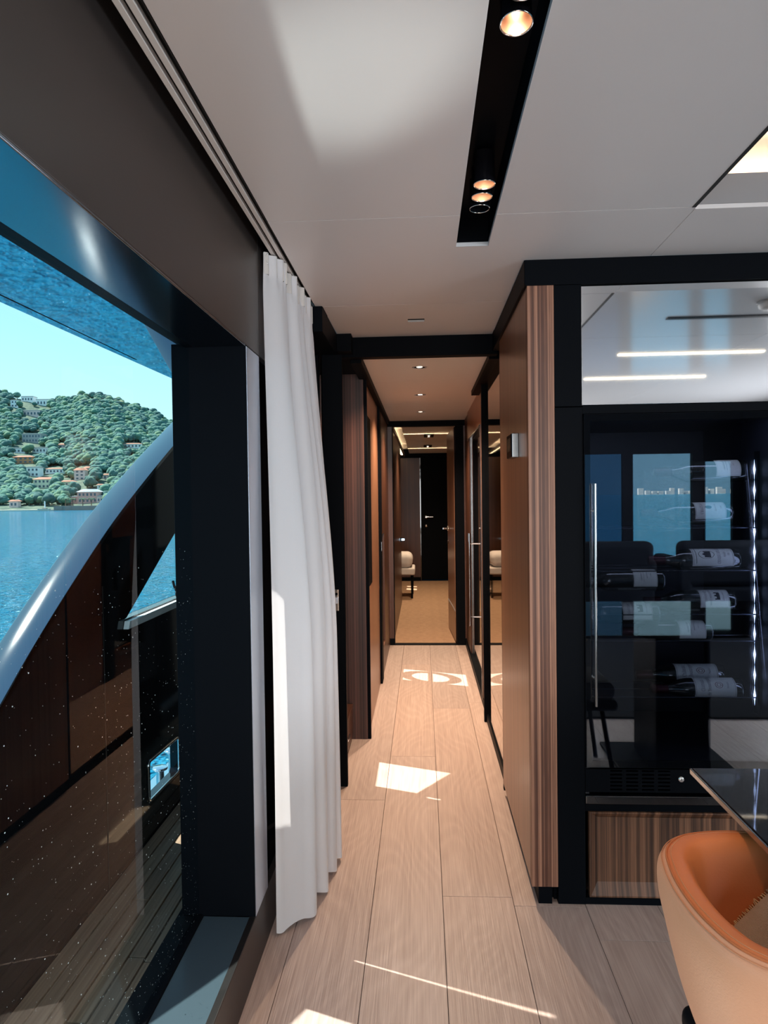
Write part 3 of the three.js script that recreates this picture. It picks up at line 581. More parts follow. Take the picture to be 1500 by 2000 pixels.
// doorway to the cabin
{
  const w = structure('wall_front', 'wooden end wall of the corridor with the cabin doorway', 'wall');
  const z0 = -6.25, z1 = -6.19;
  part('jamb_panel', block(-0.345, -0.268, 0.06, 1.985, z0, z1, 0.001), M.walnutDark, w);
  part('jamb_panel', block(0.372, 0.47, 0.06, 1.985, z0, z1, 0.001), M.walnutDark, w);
  part('lintel', block(-0.47, 0.47, 1.975, 2.03, z0, z1 + 0.012, 0.002), M.black, w);
  part('door_frame', join([block(-0.268, -0.262, 0, 1.975, z0, z1 + 0.004), block(0.300, 0.372, 0, 1.975, z0, z1 + 0.004)]), M.black, w, 'black door frame');
  part('plinth', join([block(-0.345, -0.264, 0, 0.06, z0, z1 + 0.003), block(0.372, 0.47, 0, 0.06, z0, z1 + 0.003)]), M.black, w);
  part('threshold', block(-0.262, 0.300, -0.02, 0.004, z0 - 0.02, z1), M.black, w);
}
function lever(parent, x, y, z, dir, facing = 1) {
  const h = part('lever_handle', join([lathe([[0.0001, 0.012], [0.020, 0.012], [0.023, 0.006], [0.023, 0]], 24).rotateX(Math.PI / 2), rod([0, 0, 0.01], [0, 0, 0.05], 0.008), rod([0, 0, 0.05], [dir * 0.11, 0, 0.05], 0.0085, 12)]), M.chrome, parent, 'chrome lever handle');
  const k = part('lock_rosette', lathe([[0.0001, 0.008], [0.018, 0.008], [0.021, 0]], 24).rotateX(Math.PI / 2), M.chrome, parent);
  h.position.set(x, y, z); k.position.set(x, y - 0.14, z); if (facing !== 1) { h.rotation.y = k.rotation.y = facing; }
}
{
  const d = structure('door_2', 'open cabin door leaf folded back along the right side', 'door');
  part('leaf', block(0.0, 0.042, 0.015, 1.965, -0.72, 0, 0.002), M.walnut, d);
  part('kick_rail', block(-0.003, 0.0, 0.29, 0.305, -0.72, 0), M.satinMetal, d);
  part('edge', block(0.004, 0.05, 0.015, 1.97, 0, 0.03, 0.001), M.black, d);
  for (const y of [0.25, 1.02, 1.72]) part('hinge', block(0.042, 0.058, y, y + 0.11, 0.0, 0.034, 0.003), M.chrome, d);
  lever(d, -0.001, 1.02, -0.65, 0.0001, -Math.PI / 2);
  d.position.set(0.288, 0, -6.27); d.rotation.y = 0.05;
}
{
  const c = structure('floor', 'tan cabin carpet beyond the doorway', 'carpet', block(-1.1, 1.6, -0.02, 0.0, -10.95, -6.26), M.carpet);
  const k = structure('ceiling', 'pale cabin ceiling beyond the doorway', 'ceiling');
  part('ceiling_panel', block(-0.20, 1.6, 2.03, 2.045, -8.48, -6.26, 0.001), M.ceiling, k);
  part('ceiling_panel', block(-0.20, 1.6, 2.03, 2.045, -10.95, -8.49, 0.001), M.ceiling, k);
  part('cove_top', block(-1.1, -0.1, 2.10, 2.115, -10.95, -6.26), M.ceiling, k);
  part('roof', block(-1.2, 1.7, 2.2, 2.3, -11.1, -6.25), M.ceiling, k);
  const w = structure('wall_left', 'wooden cabin wall on the left behind the doorway', 'wall');
  part('wood_panel', block(-0.36, -0.275, 0.0, 1.98, -8.75, -6.26, 0.001), M.walnutDark, w);
  part('outer_wall', sideSheet(rect(-10.95, -8.75, 0, 2.1), [rect(-10.62, -10.50, 1.03, 1.30), rect(-10.36, -10.18, 1.03, 1.30)], -1.05, -1.0), M.walnutDark, w);
  part('return_wall', block(-1.05, -0.36, 0, 2.1, -8.78, -8.74), M.walnutDark, w);
  part('outer_wall', block(-1.05, -0.95, 0, 2.1, -8.75, -6.2), M.black, w);
  const r = structure('wall_right', 'cabin wall hidden behind the open door', 'wall', block(1.6, 1.65, 0, 2.2, -10.95, -6.2), M.walnutDark);
  part('return_wall', block(0.46, 1.62, 0, 2.1, -6.25, -6.2), M.walnutDark, r);
  const b = structure('wall_back', 'wooden back wall of the cabin', 'wall');
  part('wood_panel', block(-1.05, -0.035, 0.06, 1.96, -11.0, -10.93, 0.001), M.walnutDark, b);
  part('wood_panel', block(0.47, 1.65, 0.06, 1.96, -11.0, -10.93, 0.001), M.walnutDark, b);
  part('plinth', block(-1.05, -0.035, 0, 0.06, -11.0, -10.925), M.black, b);
  part('cornice', block(-1.05, 1.65, 1.96, 2.1, -11.0, -10.9, 0.002), M.black, b);
  part('bulkhead', block(-1.2, 1.7, -0.1, 2.3, -11.1, -11.0), M.blackMatte, b);
}
{
  const d = structure('door_3', 'black door in the back wall of the cabin', 'door');
  part('leaf', block(-0.03, 0.465, 0.02, 1.94, -10.97, -10.92, 0.003), M.black, d);
  part('frame', join([block(-0.04, -0.025, 0, 1.96, -10.96, -10.905), block(0.455, 0.47, 0, 1.96, -10.96, -10.905)]), M.blackGloss, d);
  lever(d, 0.055, 1.02, -10.92, 1);
}
{ // cove lights and ceiling grilles of the cabin
  const c = thing('cove_light', 'warm cove light along the left cabin ceiling beyond the doorway', 'light');
  part('diffuser', block(-0.33, -0.30, 2.0, 2.02, -8.7, -6.4, 0.004), glow(1, 0.70, 0.38, 5), c);
  part('diffuser', block(-0.33, -0.30, 2.0, 2.02, -10.8, -8.8, 0.004), glow(1, 0.70, 0.38, 5), c);
  part('lip', block(-0.285, -0.265, 1.98, 2.02, -10.9, -6.3, 0.002), M.walnutDark, c);
  for (const z of [-7.55, -9.8]) { const l = new THREE.RectAreaLight(lin(1, 0.70, 0.38), 10, 2.1, 0.03); l.position.set(-0.315, 2.024, z); l.rotation.set(Math.PI / 2, 0, 0); l.rotation.set(0, 0, 0); l.lookAt(-0.30, 3, z); l.rotateZ(Math.PI / 2); scene.add(l); }
}
for (const [z, label] of [[-7.75, 'nearer black twin-spot recess in the cabin ceiling'], [-9.35, 'farther black twin-spot recess in the cabin ceiling']]) {
  const g = thing('twin_spot', label, 'spotlight', [0.08, 2.03, z], 'twin spot recesses in the cabin ceiling');
  part('frame', block(-0.055, 0.055, -0.006, 0.0, -0.19, 0.19, 0.002), M.black, g);
  for (const dz of [-0.08, 0.08]) { part('rim', new THREE.TorusGeometry(0.034, 0.003, 8, 24).rotateX(Math.PI / 2).translate(0, -0.007, dz), M.chrome, g); part('lamp', new THREE.CylinderGeometry(0.012, 0.012, 0.003, 16).translate(0, -0.008, dz), glow(1, 0.9, 0.75, 4), g); }
  const l = new THREE.SpotLight(lin(1, 0.75, 0.5), 7, 0, 1.2, 0.7, 2); l.position.set(0.08, 2.01, z); l.target.position.set(0.08, 0, z); l.castShadow = true; scene.add(l, l.target);
}
{
  const s = thing('bench_seat', 'white cushioned stool with black tapered legs in the cabin', 'stool', [-0.42, 0, -9.25]);
  part('cushion', new RoundedBoxGeometry(0.56, 0.19, 0.50, 4, 0.08).translate(0, 0.50, 0), M.whiteSeat, s);
  part('seat_base', new RoundedBoxGeometry(0.60, 0.09, 0.54, 3, 0.02).translate(0.01, 0.36, 0), M.whiteSeat, s);
  for (const [x, z] of [[0.25, 0.2], [0.25, -0.2], [-0.2, 0.2], [-0.2, -0.2]]) part('leg', new THREE.CylinderGeometry(0.020, 0.012, 0.33, 10).translate(x + 0.02, 0.165, z), M.black, s);
  const r = thing('wall_lamp', 'small reading lamp glowing on the left cabin wall', 'lamp', [-0.275, 0.82, -8.4]);
  part('bracket', block(0, 0.012, -0.03, 0.03, -0.02, 0.02, 0.003), M.black, r);
  part('lamp', block(0.012, 0.05, -0.012, 0.012, -0.014, 0.014, 0.004), glow(0.6, 0.85, 1, 2.5), r);
}

// ---------------------------------------------------------------- saloon: table, chair, cushion, sofas, aft and starboard walls
{
  const t = thing('dining_table', 'glossy black table with polished slanting edge beside the orange chair', 'table', [0.582, 0, -1.53]);
  part('table_top', block(0, 1.25, 0.727, 0.74, 0, 0.95, 0.004), M.tableGlass, t);
  part('edge_bevel', block(-0.0035, 0.0, 0.7275, 0.739, 0.002, 0.948, 0.001), M.edgeMetal, t, 'polished edge');
  part('pedestal', block(0.5, 0.75, 0.02, 0.727, 0.3, 0.65, 0.01), M.black, t);
  part('foot', block(0.35, 0.9, 0, 0.02, 0.2, 0.75, 0.006), M.black, t);
}
{
  const CX = 0.62, CZ = -1.125;
  const o = thing('tub_chair', 'orange leather tub chair with curved back pulled up to the black table', 'chair', [CX, 0, CZ]);
  // plan of the rim: far arm, round back, near arm
  const plan = [[0.10, -0.205], [0.0, -0.210], [-0.09, -0.207], [-0.155, -0.185], [-0.198, -0.135], [-0.216, -0.07], [-0.222, 0.01], [-0.214, 0.09], [-0.190, 0.155], [-0.140, 0.20], [-0.07, 0.222], [0.02, 0.228], [0.12, 0.228]];
  const curve = new THREE.CatmullRomCurve3(plan.map(([x, z]) => new THREE.Vector3(x, 0, z)), false, 'centripetal');
  function shell(section, n = 120) {
    const pos = [], idx = [], uv = [], sec = new THREE.CatmullRomCurve3(section.map(([a, b]) => new THREE.Vector3(a, b, 0)), false, 'centripetal').getPoints(section.length * 5);
    const p = new THREE.Vector3(), q = new THREE.Vector3();
    for (let i = 0; i <= n; i++) {
      const t = i / n; curve.getPoint(t, p); curve.getTangent(t, q); const nx = q.z, nz = -q.x, sgn = nx * p.x + nz * p.z > 0 ? 1 : -1;
      sec.forEach((s, k) => { pos.push(p.x + sgn * nx * s.x, s.y, p.z + sgn * nz * s.x); uv.push(t * 1.3, k / sec.length * 0.7); });
    }
    const m = sec.length;
    for (let i = 0; i < n; i++) for (let k = 0; k < m - 1; k++) { const a = i * m + k; idx.push(a, a + 1, a + m, a + 1, a + m + 1, a + m); }
    const g = new THREE.BufferGeometry(); g.setAttribute('position', new THREE.Float32BufferAttribute(pos, 3)); g.setAttribute('uv', new THREE.Float32BufferAttribute(uv, 2)); g.setIndex(idx); g.computeVertexNormals(); return g;
  }
  part('outer_shell', shell([[-0.115, 0.335], [-0.075, 0.39], [-0.035, 0.49], [-0.010, 0.59], [0.002, 0.655], [-0.001, 0.688], [-0.014, 0.700]]), M.leatherPale, o, 'paler outer leather');
  part('inner_back', shell([[-0.012, 0.6995], [-0.026, 0.7035], [-0.044, 0.700], [-0.056, 0.683], [-0.066, 0.64], [-0.082, 0.57], [-0.102, 0.50], [-0.122, 0.455], [-0.13, 0.42]]), M.leather, o, 'deep orange inner leather');
  const rim = (off, y, r) => { const pts = []; for (let i = 0; i <= 60; i++) { const p = curve.getPoint(i / 60), q = curve.getTangent(i / 60); let nx = q.z, nz = -q.x; const sg = nx * p.x + nz * p.z > 0 ? 1 : -1; pts.push([p.x + sg * nx * off, y, p.z + sg * nz * off]); } return tube(pts, r, 160, 6); };
  part('piping', rim(-0.0135, 0.7003, 0.0022), M.leather, o);
  part('stitching', rim(-0.021, 0.7030, 0.0008), M.stitch, o); part('stitching', rim(-0.005, 0.6955, 0.0008), M.stitch, o);
  part('seat', new RoundedBoxGeometry(0.40, 0.08, 0.36, 4, 0.035).translate(0.06, 0.43, 0.005), M.seatFabric, o, 'dark grey seat cushion');
  part('seat_pan', new RoundedBoxGeometry(0.42, 0.05, 0.36, 3, 0.02).translate(0.06, 0.365, 0.005), M.black, o);
  for (const [x, z] of [[-0.10, -0.14], [-0.10, 0.14], [0.2, -0.14], [0.2, 0.14]]) part('leg', rod([x, 0.35, z], [x * 1.25, 0, z * 1.25], 0.011, 12), M.black, o);
}
{ // fringed straw cushion on the chair
  const c = thing('cushion', 'straw-coloured woven cushion with ragged fringe lying in the orange chair', 'cushion', [0.655, 0.575, -1.12]);
  const N = 24, pos = [], uv = [], idx = [];
  for (const side of [1, -1]) for (let j = 0; j <= N; j++) for (let i = 0; i <= N; i++) { const u = i / N * 2 - 1, v = j / N * 2 - 1, t = Math.pow(Math.max(0, (1 - u ** 4) * (1 - v ** 4)), 0.45); pos.push(u * 0.15, side * 0.042 * t, v * 0.15); uv.push(u * 0.15, v * 0.15); }
  for (let s = 0; s < 2; s++) for (let j = 0; j < N; j++) for (let i = 0; i < N; i++) { const a = s * (N + 1) ** 2 + j * (N + 1) + i; s ? idx.push(a, a + 1, a + N + 1, a + 1, a + N + 2, a + N + 1) : idx.push(a, a + N + 1, a + 1, a + 1, a + N + 1, a + N + 2); }
  const g = new THREE.BufferGeometry(); g.setAttribute('position', new THREE.Float32BufferAttribute(pos, 3)); g.setAttribute('uv', new THREE.Float32BufferAttribute(uv, 2)); g.setIndex(idx); g.computeVertexNormals();
  part('cover', g, M.straw, c);
  const R = rng(9), fr = [];
  for (let e = 0; e < 4; e++) for (let k = 0; k < 90; k++) { const t = (k / 89 * 2 - 1) * 0.148, l = 0.016 + 0.022 * R(), d = (R() - 0.5) * 0.018, y = (R() - 0.5) * 0.012; const P = e === 0 ? [[-0.147, 0, t], [-0.147 - l, y, t + d]] : e === 1 ? [[0.147, 0, t], [0.147 + l, y, t + d]] : e === 2 ? [[t, 0, -0.147], [t + d, y, -0.147 - l]] : [[t, 0, 0.147], [t + d, y, 0.147 + l]]; fr.push(rod(P[0], P[1], 0.0012, 4)); }
  const f = part('fringe', join(fr), M.strawFringe, c, 'ragged straw fringe'); f.userData.kind = 'stuff';
  c.rotation.set(0.25, 0.35, 0.62);
}
single('rug', block(0.75, 3.5, 0.0005, 0.012, -0.35, 3.4, 0.004), phys({ color: lin(0.008, 0.010, 0.014), roughness: 0.95, specularIntensity: 0.15 }), 'dark slate rug aft in the saloon under the sofas', 'rug');
function sofa(x, z, turn, label) {
  const s = thing('sofa', label, 'sofa', [x, 0, z], 'dark sofas aft in the saloon');
  part('base', new RoundedBoxGeometry(1.0, 0.34, 0.8, 3, 0.04).translate(0, 0.22, 0), M.sofa, s);
  part('seat_cushion', new RoundedBoxGeometry(0.8, 0.14, 0.62, 3, 0.05).translate(0, 0.45, 0.06), M.sofa, s);
  part('backrest', new RoundedBoxGeometry(1.0, 0.46, 0.2, 3, 0.07).translate(0, 0.62, -0.3), M.sofa, s);
  part('armrest', new RoundedBoxGeometry(0.15, 0.34, 0.8, 3, 0.05).translate(-0.45, 0.5, 0), M.sofa, s);
  part('armrest', new RoundedBoxGeometry(0.15, 0.34, 0.8, 3, 0.05).translate(0.45, 0.5, 0), M.sofa, s);
  s.position.y = 0.012; s.rotation.y = turn;
}
sofa(1.82, 2.9, 0, 'dark sofa left of the bright window in the fridge reflection');
sofa(3.07, 2.9, 0, 'dark sofa right of the bright window in the fridge reflection');
{
  const b = structure('wall_back', 'dark glazed aft wall of the saloon behind the camera', 'wall');
  const openings = [rect(-0.30, 1.70, 0.03, 1.98), rect(1.84, 2.28, 0.35, 1.80), rect(2.39, 3.06, 0.35, 1.80), rect(3.2, 3.5, 0.6, 1.7)];
  part('aft_frame', frontSheet(rect(-0.7, STARBOARD, 0, 2.29), openings, AFT - 0.03, AFT + 0.03), M.black, b);
  const w = structure('window_2', 'aft window of the saloon whose view of the bay shows in the fridge door', 'window');
  part('glass_pane', paneZ(AFT, 1.84, 2.28, 0.35, 1.80), phys({ color: lin(0.12, 0.2, 0.3), transmission: 1, thickness: 0, roughness: 0, specularIntensity: 0.1 }), w);
  part('glass_pane', paneZ(AFT, 2.39, 3.06, 0.35, 1.80), phys({ color: lin(0.98, 0.99, 1), transmission: 1, thickness: 0, roughness: 0, specularIntensity: 0.06 }), w);
  part('frame', frontSheet(rect(2.37, 3.08, 0.33, 1.82), [rect(2.395, 3.055, 0.355, 1.795)], AFT - 0.035, AFT + 0.035), M.black, w);
  const r = structure('wall_right', 'dark starboard wall of the saloon', 'wall');
  part('panel', sideSheet(rect(-2.87, AFT, 0, 2.29), [rect(-1.9, -0.2, 0.75, 1.75), rect(0.2, 2.6, 0.75, 1.75)], STARBOARD, STARBOARD + 0.06), M.black, r);
  const s = structure('window_3', 'starboard side windows of the saloon', 'window');
  part('glass_pane', paneX(STARBOARD + 0.03, 0.75, 1.75, -1.9, -0.2), M.clearGlass, s);
  part('glass_pane', paneX(STARBOARD + 0.03, 0.75, 1.75, 0.2, 2.6), M.clearGlass, s);
  structure('floor', 'cockpit deck aft of the saloon', 'deck', block(-1.1, STARBOARD, -0.14, -0.01, AFT + 0.03, 7), M.teak);
}

// ---------------------------------------------------------------- outside: side deck, bulwark, overhang
{
  const d = structure('side_deck', 'narrow teak side deck outside the window', 'deck');
  part('deck_base', block(-1.22, -0.66, -0.10, -0.012, -6.0, 6), M.caulk, d);
  const R = rng(31), W = 0.054, mats = [0, 1, 2, 3].map((k) => { const m = M.teak.clone(); m.color = lin(...[[1, 1, 1], [0.85, 0.85, 0.86], [1.1, 1.08, 1.05], [0.93, 0.9, 0.88]][k]); return m; });
  for (let i = 0; i < 8; i++) {
    const x1 = -0.668 - i * W, x0 = Math.max(-1.098, x1 - W + 0.0055); if (x0 > x1 - 0.01) continue;
    let z = 0.4 - R() * 1.2;
    while (z > -4.2) { const L = 1.3 + R() * 0.8; part('teak_plank', block(x0, x1, -0.012, 0, z - L + 0.002, z - 0.002, 0.0015), mats[Math.floor(R() * 4)], d); z -= L; }
  }
}
const PX = -1.10, PO = -1.20;
{
  const b = structure('bulwark', 'glossy black bulwark with sweeping diagonal wing beside the side deck', 'bulwark');
  const top = [[-1.0, 0.42], [-1.2, 0.485], [-1.4, 0.59], [-1.55, 0.695], [-1.71, 0.815], [-1.87, 0.935], [-2.12, 1.104], [-2.40, 1.278], [-2.80, 1.49], [-3.22, 1.695], [-3.52, 1.838], [-3.52, 1.86]];
  const smoothTop = new THREE.CatmullRomCurve3(top.map(([z, y]) => new THREE.Vector3(0, y, z)), false, 'centripetal').getPoints(60).map((p) => [p.z, p.y]);
  const outline = [[-7, -0.6], [6, -0.6], [6, 0.40], [0, 0.40], ...smoothTop, [-4.8, 1.9], [-4.9, 0.9], [-7, 0.9]];
  const fair = [[-2.655, 0.145], [-2.965, 0.135], [-2.98, 0.15], [-2.98, 0.275], [-2.965, 0.288], [-2.66, 0.302], [-2.645, 0.287], [-2.645, 0.16]];
  const tri = [[-2.455, 0.905], [-2.475, 0.912], [-3.21, 1.322], [-3.28, 1.36], [-3.34, 1.71], [-3.6, 1.80], [-4.6, 1.82], [-4.6, 0.905]];
  part('wing_panel', sideSheet(outline, [tri, fair], PX - 0.04, PX, 0.003), M.hullGloss, b);
  // metal cap along the swept edge
  const cp = [], idx = [], uvs = []; const n = smoothTop.length;
  smoothTop.forEach(([z, y], i) => { const [za, ya] = smoothTop[Math.max(0, i - 1)], [zb, yb] = smoothTop[Math.min(n - 1, i + 1)]; const l = Math.hypot(zb - za, yb - ya) || 1; let nz = -(yb - ya) / l, ny = (zb - za) / l; if (ny < 0) { nz = -nz; ny = -ny; } for (const [x, o] of [[PX + 0.004, -0.012], [PX + 0.004, 0.003], [PX - 0.002, 0.006], [PO + 0.002, 0.006], [PO - 0.004, 0.003], [PO - 0.004, -0.012]]) { cp.push(x, y + ny * o, z + nz * o); uvs.push(x, i * 0.05); } });
  for (let i = 0; i < n - 1; i++) for (let k = 0; k < 5; k++) { const a = i * 6 + k; idx.push(a, a + 1, a + 6, a + 1, a + 7, a + 6); }
  const cg = new THREE.BufferGeometry(); cg.setAttribute('position', new THREE.Float32BufferAttribute(cp, 3)); cg.setAttribute('uv', new THREE.Float32BufferAttribute(uvs, 2)); cg.setIndex(idx); cg.computeVertexNormals();
  part('cap', toCreasedNormals(cg, 0.5), M.capMetal, b, 'blue-grey metallic cap along the sweep');
  part('rail_ledge', sideSheet([[-2.443, 0.872], [-2.455, 0.900], [-4.6, 0.900], [-4.6, 0.872]], [], PX + 0.001, PX + 0.022, 0.002), M.whiteLedge, b, 'pale ledge under the triangular opening');
  part('seam', block(PX + 0.0005, PX + 0.0015, 0.0, 1.05, -2.292, -2.288), M.caulk, b);
  const fr = [...fair].map(([z, y]) => [PX + 0.002, y, z]); fr.push(fr[0]);
  part('fairlead_rim', new THREE.TubeGeometry(new THREE.CatmullRomCurve3(fr.slice(0, -1).map((p) => new THREE.Vector3(...p)), true, 'catmullrom', 0.1), 120, 0.006, 8, true), M.chrome, b, 'polished rim of the mooring opening');
  part('fairlead_tray', block(-1.30, PX - 0.03, 0.0, 0.02, -3.45, -2.80, 0.004), M.chrome, b, 'chrome shelf outboard of the opening');
}
for (const [x, z, s, label] of [[-1.205, -3.19, 1.06, 'larger chrome mooring bollard in the bulwark opening'], [-1.205, -3.03, 0.86, 'smaller chrome mooring bollard at the left of the opening']]) {
  const b = thing('bollard', label, 'bollard', [x, 0.020, z], 'bollards in the bulwark opening');
  part('post', lathe([[0.030 * s, 0], [0.028 * s, 0.006], [0.021 * s, 0.016], [0.020 * s, 0.10 * s], [0.022 * s, 0.112 * s]], 28), M.chrome, b);
  part('head', lathe([[0.022 * s, 0.112 * s], [0.038 * s, 0.116 * s], [0.040 * s, 0.122 * s], [0.036 * s, 0.130 * s], [0.0001, 0.132 * s]], 32), M.chrome, b);
}
{
  const r = thing('mooring_rope', 'dark rope hanging in the triangular opening and tied to the ledge', 'rope');
  part('line', tube([[-1.090, 1.60, -3.05], [-1.090, 1.30, -3.06], [-1.090, 1.05, -3.03], [-1.092, 0.93, -3.005]], 0.006, 40, 6), M.rope, r);
  part('knot', join([new THREE.TorusGeometry(0.014, 0.007, 8, 16).translate(-1.092, 0.945, -3.005), new THREE.TorusGeometry(0.013, 0.007, 8, 16).rotateY(1.2).translate(-1.092, 0.925, -3.0), tube([[-1.092, 0.93, -3.0], [-1.10, 0.955, -2.975], [-1.10, 0.985, -2.955]], 0.006, 12, 6)]), M.rope, r);
}
{
  const o = structure('overhang', 'mirror-gloss soffit of the deck overhang reflecting the sea', 'overhang');
  const edge = [[-0.66, 6], [-1.045, 6], [-1.045, -1.2], [-1.040, -1.7], [-1.025, -2.4], [-1.012, -3.0], [-1.0, -3.6], [-0.66, -3.6]];
  part('soffit', flatSheet(edge, [[[-1.020, 6.0 - 0.01], [-1.011, 5.99], [-1.000, -2.385], [-1.006, -2.387]]], 1.84, 1.846), M.soffit, o);
  part('groove', block(-1.03, -0.99, 1.8465, 1.85, -2.6, 6), M.blackMatte, o);
  part('deck_above', flatSheet(edge.map(([x, z]) => [x === -0.66 ? -0.62 : x - 0.004, z]), [], 1.851, 2.2), M.hullGloss, o);
}

// ---------------------------------------------------------------- bay: sea, wooded hill, trees, villas
const SEA = -2.7;
{
  const N = 1, g = new THREE.CircleGeometry(9000, 96).rotateX(-Math.PI / 2); const p = g.attributes.position, uv = g.attributes.uv;
  for (let i = 0; i < p.count; i++) uv.setXY(i, p.getX(i), p.getZ(i));
  g.translate(0, SEA, 0);
  const sea = single('sea', g, phys({ color: lin(0.006, 0.19, 0.33), roughness: 0.10, bumpMap: waveBump, bumpScale: 0.9, ior: 1.33 }), 'blue rippled sea of the bay out to the far shores', 'sea');
  sea.userData.kind = 'stuff';
}
// bearings: across and up, in thousandths of the distance ahead
const ridge = [[-760, 176], [-660, 171], [-616, 166], [-601, 163], [-559, 154], [-537, 156], [-519, 156], [-506, 163], [-484, 163], [-455, 155], [-427, 145], [-399, 134], [-368, 119], [-336, 100], [-302, 78], [-240, 44], [-180, 14], [-130, -8]];
function ridgeUp(b) { for (let i = 0; i + 1 < ridge.length; i++) if (b <= ridge[i + 1][0]) { const t = clamp((b - ridge[i][0]) / (ridge[i + 1][0] - ridge[i][0])); return lerp(ridge[i][1], ridge[i + 1][1], t * t * (3 - 2 * t)); } return -8; }
const SHORE_UP = -13.6;
function ground(b, share) {   // a point of the hillside: share 0 at the shore, 1 on the ridge
  const top = Math.max(ridgeUp(b) - 8, SHORE_UP + 2), up = lerp(SHORE_UP, top, share), far = 300 + 340 * Math.pow(share, 0.9);
  return new THREE.Vector3(b / 1000 * far, EYE + up / 1000 * far, -far);
}
const shareOf = (b, up) => clamp((up - SHORE_UP) / (Math.max(ridgeUp(b) - 8, SHORE_UP + 2) - SHORE_UP), 0, 1);
{
  const NB = 200, NS = 50, pos = [], uv = [], idx = [];
  for (let j = 0; j <= NS + 2; j++) for (let i = 0; i <= NB; i++) {
    const b = lerp(-1250, -130, i / NB); let p;
    if (j <= NS) { p = ground(b, j / NS); p.y += 1.2 * (noise(p.x / 12, p.z / 12, 81) - 0.5) * Math.min(1, j / 5); if (j === 0) p.y = SEA - 2; } else { p = ground(b, 1); const k = j - NS; p.z -= 150 * k; p.x *= 1 + 0.2 * k; p.y = lerp(p.y, SEA - 5, k / 2); }
    pos.push(p.x, p.y, p.z); uv.push(p.x, p.z + p.y);
  }
  for (let j = 0; j < NS + 2; j++) for (let i = 0; i < NB; i++) { const o = j * (NB + 1) + i; idx.push(o, o + 1, o + NB + 1, o + 1, o + NB + 2, o + NB + 1); }
  const g = new THREE.BufferGeometry(); g.setAttribute('position', new THREE.Float32BufferAttribute(pos, 3)); g.setAttribute('uv', new THREE.Float32BufferAttribute(uv, 2)); g.setIndex(idx); g.computeVertexNormals();
  structure('hillside', 'wooded hill rising from the shore across the bay', 'hill', g, std({ map: hillMap, roughness: 1 }));
}
const footprints = [], villas = [];
{
  const wallMat = (c) => std({ color: new THREE.Color(c), roughness: 0.9 });
  const W = { white: wallMat('#f4efec'), cream: wallMat('#f1e3c6'), pink: wallMat('#d8a49c'), orange: wallMat('#c78a64'), grey: wallMat('#a8a2a0'), rose: wallMat('#e6c5be') };
  const tile = wallMat('#a8745f'), flat = wallMat('#b5b0ac'), pane = wallMat('#5d6a76'), slate = wallMat('#9aa3ac');
  const shorts = ['topmost white villa', 'white block at the left edge', 'low white house by the topmost villa', 'pale terraced house', 'grey flat-roofed mansion', 'white house over the orange villa', 'long low white house', 'orange villa', 'lone pinkish house mid-hill', 'white house in the dark wood', 'white cube house', 'long tiled house', 'large cream villa', 'tower-like house', 'narrow pink house', 'small cream house', 'small tiled house', 'pink waterfront mansion', 'left wing of the pink mansion', 'right wing of the pink mansion', 'tiny white house', 'pink house at the left edge'];
  function villa(b, up, wide, tall, wall, roof, wins, label, turn = 0) {
    const c = ground(b, shareOf(b, up)), far = -c.z, w = wide / 1000 * far, h = tall / 1000 * far, d = Math.min(12, w * 0.7);
    footprints.push([b - wide / 2 - 2, b + wide / 2 + 2, up - 2, up + tall + 1]);
    villas.push([b, up + tall / 2, shorts[villas.length]]);
    const o = thing('villa', label, 'house', [c.x, c.y - 0.3, c.z - d / 2]); o.rotation.y = turn - Math.atan2(-b / 1000, 1) * -0.15;
    const bh = roof === 'flat' ? h : h * 0.84;
    part('walls', block(-w / 2, w / 2, -3, bh, -d / 2, d / 2), W[wall], o);
    if (roof === 'flat') part('roof', join([block(-w / 2 - 0.3, w / 2 + 0.3, bh, bh + 0.35, -d / 2 - 0.3, d / 2 + 0.3), block(-w / 2 + 0.4, w / 2 - 0.4, bh + 0.3, bh + 0.7, -d / 2 + 0.4, d / 2 - 0.4)]), flat, o);
    else { const g = new THREE.CylinderGeometry(0.52, 1, 1, 4, 1).rotateY(Math.PI / 4).scale((w / 2 + 0.5) * 1.414, h * 0.2, (d / 2 + 0.5) * 1.414).translate(0, bh + h * 0.1, 0); part('roof', g, roof === 'slate' ? slate : tile, o); }
    const [cols, rows] = wins, ww = w / (cols * 2.1 + 0.8), hh = bh / (rows * 2 + 0.6);
    for (let r = 0; r < rows; r++) for (let k = 0; k < cols; k++) { const x = (k - (cols - 1) / 2) * w / (cols + 0.35), y = bh * (r + 0.55) / rows; part('window', block(x - ww / 2, x + ww / 2, y - hh / 2, y + hh / 2, d / 2, d / 2 + 0.12), pane, o); }
  }
  villa(-590, 150, 18, 8, 'white', 'flat', [4, 1], 'long white house near the top left of the hill');
  villa(-610, 142, 11, 11, 'white', 'flat', [2, 2], 'white block at the far left edge high on the hill');
  villa(-566, 143, 20, 10, 'white', 'flat', [4, 1], 'low white house right of the topmost villa');
  villa(-584, 128, 26, 9, 'rose', 'flat', [5, 1], 'pale terraced house below the hilltop villas');
  villa(-585, 89, 28, 13, 'grey', 'flat', [6, 2], 'grey flat-roofed mansion halfway up the left of the hill');
  villa(-605, 73, 18, 8, 'white', 'flat', [3, 1], 'white house at the left edge above the orange villa');
  villa(-571, 73, 26, 8, 'white', 'flat', [5, 1], 'long low white house right above the orange villa');
  villa(-599, 58, 30, 12, 'orange', 'tile', [4, 2], 'orange villa with arched front at the left edge');
  villa(-537, 78, 15, 9, 'rose', 'tile', [2, 1], 'small pinkish house alone in the trees mid-hill');
  villa(-430, 78, 28, 8, 'white', 'tile', [5, 1], 'white house set in the dark wood to the right');
